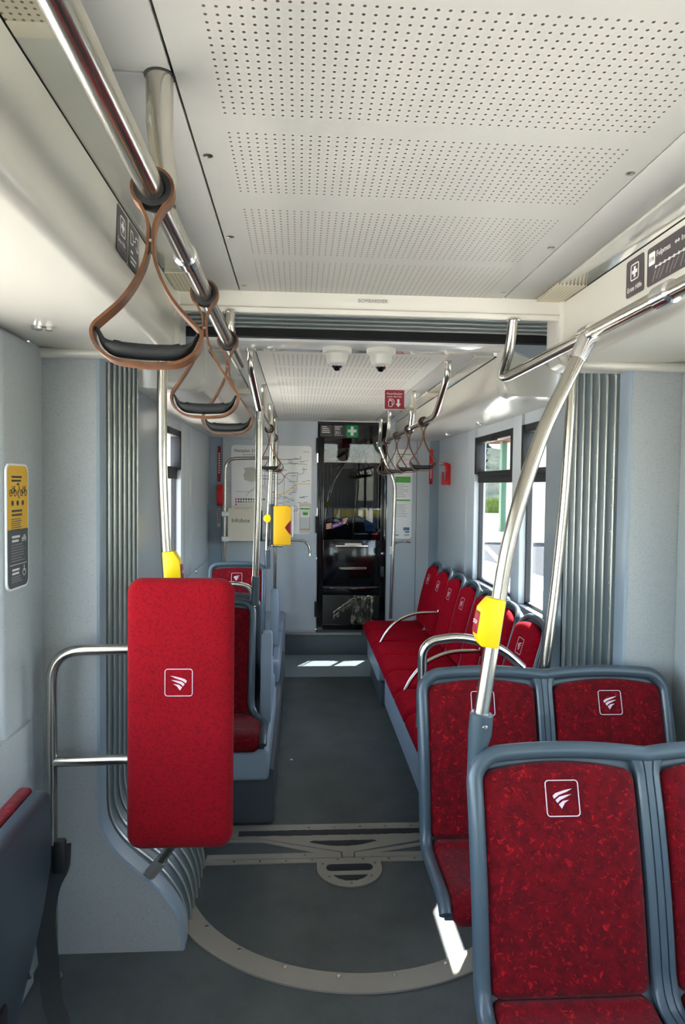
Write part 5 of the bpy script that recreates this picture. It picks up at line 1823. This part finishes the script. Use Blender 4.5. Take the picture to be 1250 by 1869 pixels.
# emergency hammer
t = thing('emergency_hammer', 'red emergency hammer in its holder on the far right wall', 'hammer', (1.05, 5.96, 1.72))
b = MB()
b.prism([(1.078, 1.62), (1.012, 1.62), (1.008, 1.63), (1.010, 1.735), (1.022, 1.735), (1.022, 1.64), (1.055, 1.64), (1.055, 1.73), (1.078, 1.73)], lambda a, c, h: (a, h, c), 5.93, 5.985)
bmesh.ops.bevel(b.bm, geom=b.bm.edges[:], offset=0.004, segments=2, profile=0.5, affect='EDGES')
b.build('holder', 'red_plastic', t)
b = MB()
b.prism([(1.036, 1.63), (1.074, 1.63), (1.080, 1.74), (1.080, 1.80), (1.055, 1.815), (1.020, 1.818), (1.022, 1.79), (1.045, 1.785), (1.040, 1.74)], lambda a, c, h: (a, h, c), 5.94, 5.975)
bmesh.ops.bevel(b.bm, geom=b.bm.edges[:], offset=0.005, segments=2, profile=0.5, affect='EDGES')
b.build('hammer_body', 'red_plastic', t)
MB().lathe([(0.014, 0), (0.014, 0.03), (0.005, 0.042), (0, 0.043)], (1.022, 5.957, 1.805), (-1, 0, 0.12), 14).build('tip', 'steel', t)
for k in range(6):
    MB().bb(1.038, 1.075, 5.934, 5.94, 1.642 + 0.016 * k, 1.650 + 0.016 * k, 0.001).build('grip_rib', 'red_sign', t)

# ================================================================== OUTDOORS
GZ = -0.35
struct(MB().bb(-90, 140, -80, 260, GZ - 0.3, GZ).build('ground', 'road', smooth=0))
struct(MB().prism([(2.0, -40), (5.6, -40), (5.6, 8.0), (4.5, 17.0), (2.0, 17.0)], LOC, GZ, GZ + 0.10).build('ground_pavement', 'pave', smooth=0))
struct(MB().bb(-12, -1.9, -40, 2.4, GZ, GZ + 0.10).build('ground_platform', 'pave_dimmed', smooth=0))
struct(MB().bb(-12, -1.9, 2.4, 60, GZ, GZ + 0.10).build('ground_platform', 'pave', smooth=0))
struct(MB().bb(5.0, 60, 24, 60, GZ, GZ + 0.06).build('ground_yard', 'pave', smooth=0))
o = MB().prism([(4.75, 16.5), (4.90, 16.5), (6.05, 22.5), (5.88, 22.5)], LOC, GZ, GZ + 0.004).build('road_line', 'white_print', smooth=0)
tag(o, 'white painted line on the road outside the right window', 'road marking')
# house
t = thing('house', 'pale rendered house with wooden eaves beyond the far right windows', 'house', (10, 30, GZ))
MB().prism([(8.6, 29.0), (22.0, 29.0), (28.0, 42.0), (13.4, 42.0)], LOC, GZ, 4.2).build('wall', 'render_wall', t, smooth=0)
b = MB()
b.prism([(7.0, 3.75), (7.0, 3.95), (15.3, 8.5), (23.6, 3.95), (23.6, 3.75), (15.3, 8.2)], lambda a, c, h: (a, h, c), 27.2, 31.0)
b.build('roof', 'roof_wood', t, smooth=0)
for k in range(3):
    MB().bb(7.2, 8.7, 27.5 + 1.3 * k, 27.65 + 1.3 * k, 3.55, 3.75).build('rafter', 'roof_wood', t, smooth=0)
MB().bb(8.4, 8.62, 28.95, 29.25, GZ, 3.7).build('corner_post', 'shutter', t, smooth=0)
for x in (11.0, 14.5):
    f_ = MB().bb(x, x + 1.3, 28.93, 29.0, 0.8, 2.3).build('window', 'shutter', t, smooth=0)
    MB().bb(x + 0.1, x + 1.2, 28.90, 28.94, 0.9, 2.2).build('pane', 'blue_screen', f_, smooth=0)
# added unseen blocks that shade the right hand windows, save one sun slot
struct(MB().prism([(8.0, 16.02), (9.5, 18.61), (9.5, 21.3), (8.0, 18.7)], LOC, GZ, 17.7).build('wall_added_sun_block', 'render_wall', smooth=0))
struct(MB().prism([(8.0, 15.22), (8.0, 9.5), (9.5, 12.1), (9.5, 17.81)], LOC, GZ, 17.7).build('wall_added_sun_block', 'render_wall', smooth=0))
# left building
t = thing('building', 'ochre building seen in a sliver through the far left window', 'building', (-9, 30, GZ))
MB().bb(-16, -9, 20, 60, GZ, 9).build('wall', 'render_wall', t, smooth=0)
# hedge and hazard board
t = thing('hedge', 'clipped green hedge beyond the road outside the right window', 'hedge', (16, 56, GZ))
b = MB()
rows = []
for i in range(26):
    x = 12.4 + 4.0 * i / 25
    row = []
    for (dy, z) in ((0, 0.0), (-0.05, 0.6), (0.0, 1.15), (0.25, 1.35), (0.6, 1.36), (0.9, 1.2), (1.0, 0.0)):
        row.append((x, 50 + dy + random.uniform(-.07, .07), GZ - 0.2 + z + random.uniform(-.07, .07)))
    rows.append(row)
b.grid(rows)
b.build('foliage', 'hedge', t, smooth=0)
MB().bb(12.2, 16.6, 49.2, 51.4, GZ, GZ + 0.05).build('bed', 'roof_wood', t, smooth=0)
t = thing('hazard_board', 'yellow and black striped hazard board beside the road outside', 'sign', (8.3, 33, GZ))
b = MB()
b.bb(8.45, 8.75, 34.0, 34.04, GZ + 0.25, GZ + 0.95)
b.build('board', 'yellow', t, smooth=0)
for k, (x, z) in enumerate(((8.45, .72), (8.60, .50), (8.45, .28))):
    MB().bb(x, x + 0.15, 33.985, 34.0, GZ + z, GZ + z + 0.20).build('stripe', 'black_matte', t, smooth=0)
MB().bb(8.58, 8.62, 34.04, 34.08, GZ, GZ + 0.9).build('post', 'steel', t, smooth=0)
t = thing('barrier', 'yellow barrier beam outside, seen through the cab windscreen', 'barrier', (0.86, 13, GZ))
MB().bb(0.42, 1.30, 13.0, 13.1, 1.03, 1.15).build('beam', 'yellow', t, smooth=0)
for x in (0.5, 1.2):
    MB().bb(x - .04, x + .04, 13.02, 13.08, GZ, 1.02).build('post', 'steel', t, smooth=0)
# wooded slope
b = MB()
rows = []
for i in range(30):
    y = 75 + 6 * i
    row = []
    for j in range(40):
        x = 14 + 4 * j
        row.append((x, y, GZ - 0.5 + 1.1 * i * (0.75 + 0.25 * math.sin(x * 0.05 + 1)) + 0.8 * math.sin(x * 0.31 + y * 0.2)))
    rows.append(row)
b.grid(rows)
struct(b.build('ground_slope', 'slope'))
tr0 = None
k = 0
for r_ in range(4):
    for c_ in range(6):
        y = 80 + 22 * r_ + random.uniform(-1, 1)
        x = y * (0.258 + 0.004 * r_) + 4.4 * c_ * (1 + 0.12 * r_)
        i = (y - 75) / 6
        z = GZ - 0.8 + 1.1 * i * (0.75 + 0.25 * math.sin(x * 0.05 + 1))
        lab = 'pale hazy spruce on the wooded slope outside the far right window'
        if tr0 is None:
            tr0 = thing('spruce_tree', lab, 'tree', (x, y, z), 'spruces on the slope')
            b = MB()
            pr = [(0.0, 0.8)]
            for q in range(7):
                rr = 1.45 * (1 - q / 7.4)
                pr += [(rr, 0.9 + q * 1.05), (rr * 0.55, 1.35 + q * 1.05)]
            pr.append((0, 8.9))
            b.lathe(pr, (0, 0, 0), (0, 0, 1), 11)
            for v in b.bm.verts:
                v.co.x += random.uniform(-.12, .12)
                v.co.y += random.uniform(-.12, .12)
            b.build('crown', 'conifer', tr0, smooth=0, local=True)
            MB().tube([(0, 0, -0.5), (0, 0, 1.2)], 0.16, 8).build('trunk', 'roof_wood', tr0, local=True)
        else:
            o = copy_tree(tr0)
            o.location = (x, y, z)
            s_ = random.uniform(0.8, 1.35)
            o.scale = (s_, s_, s_)
            o.rotation_euler.z = random.uniform(0, 6)
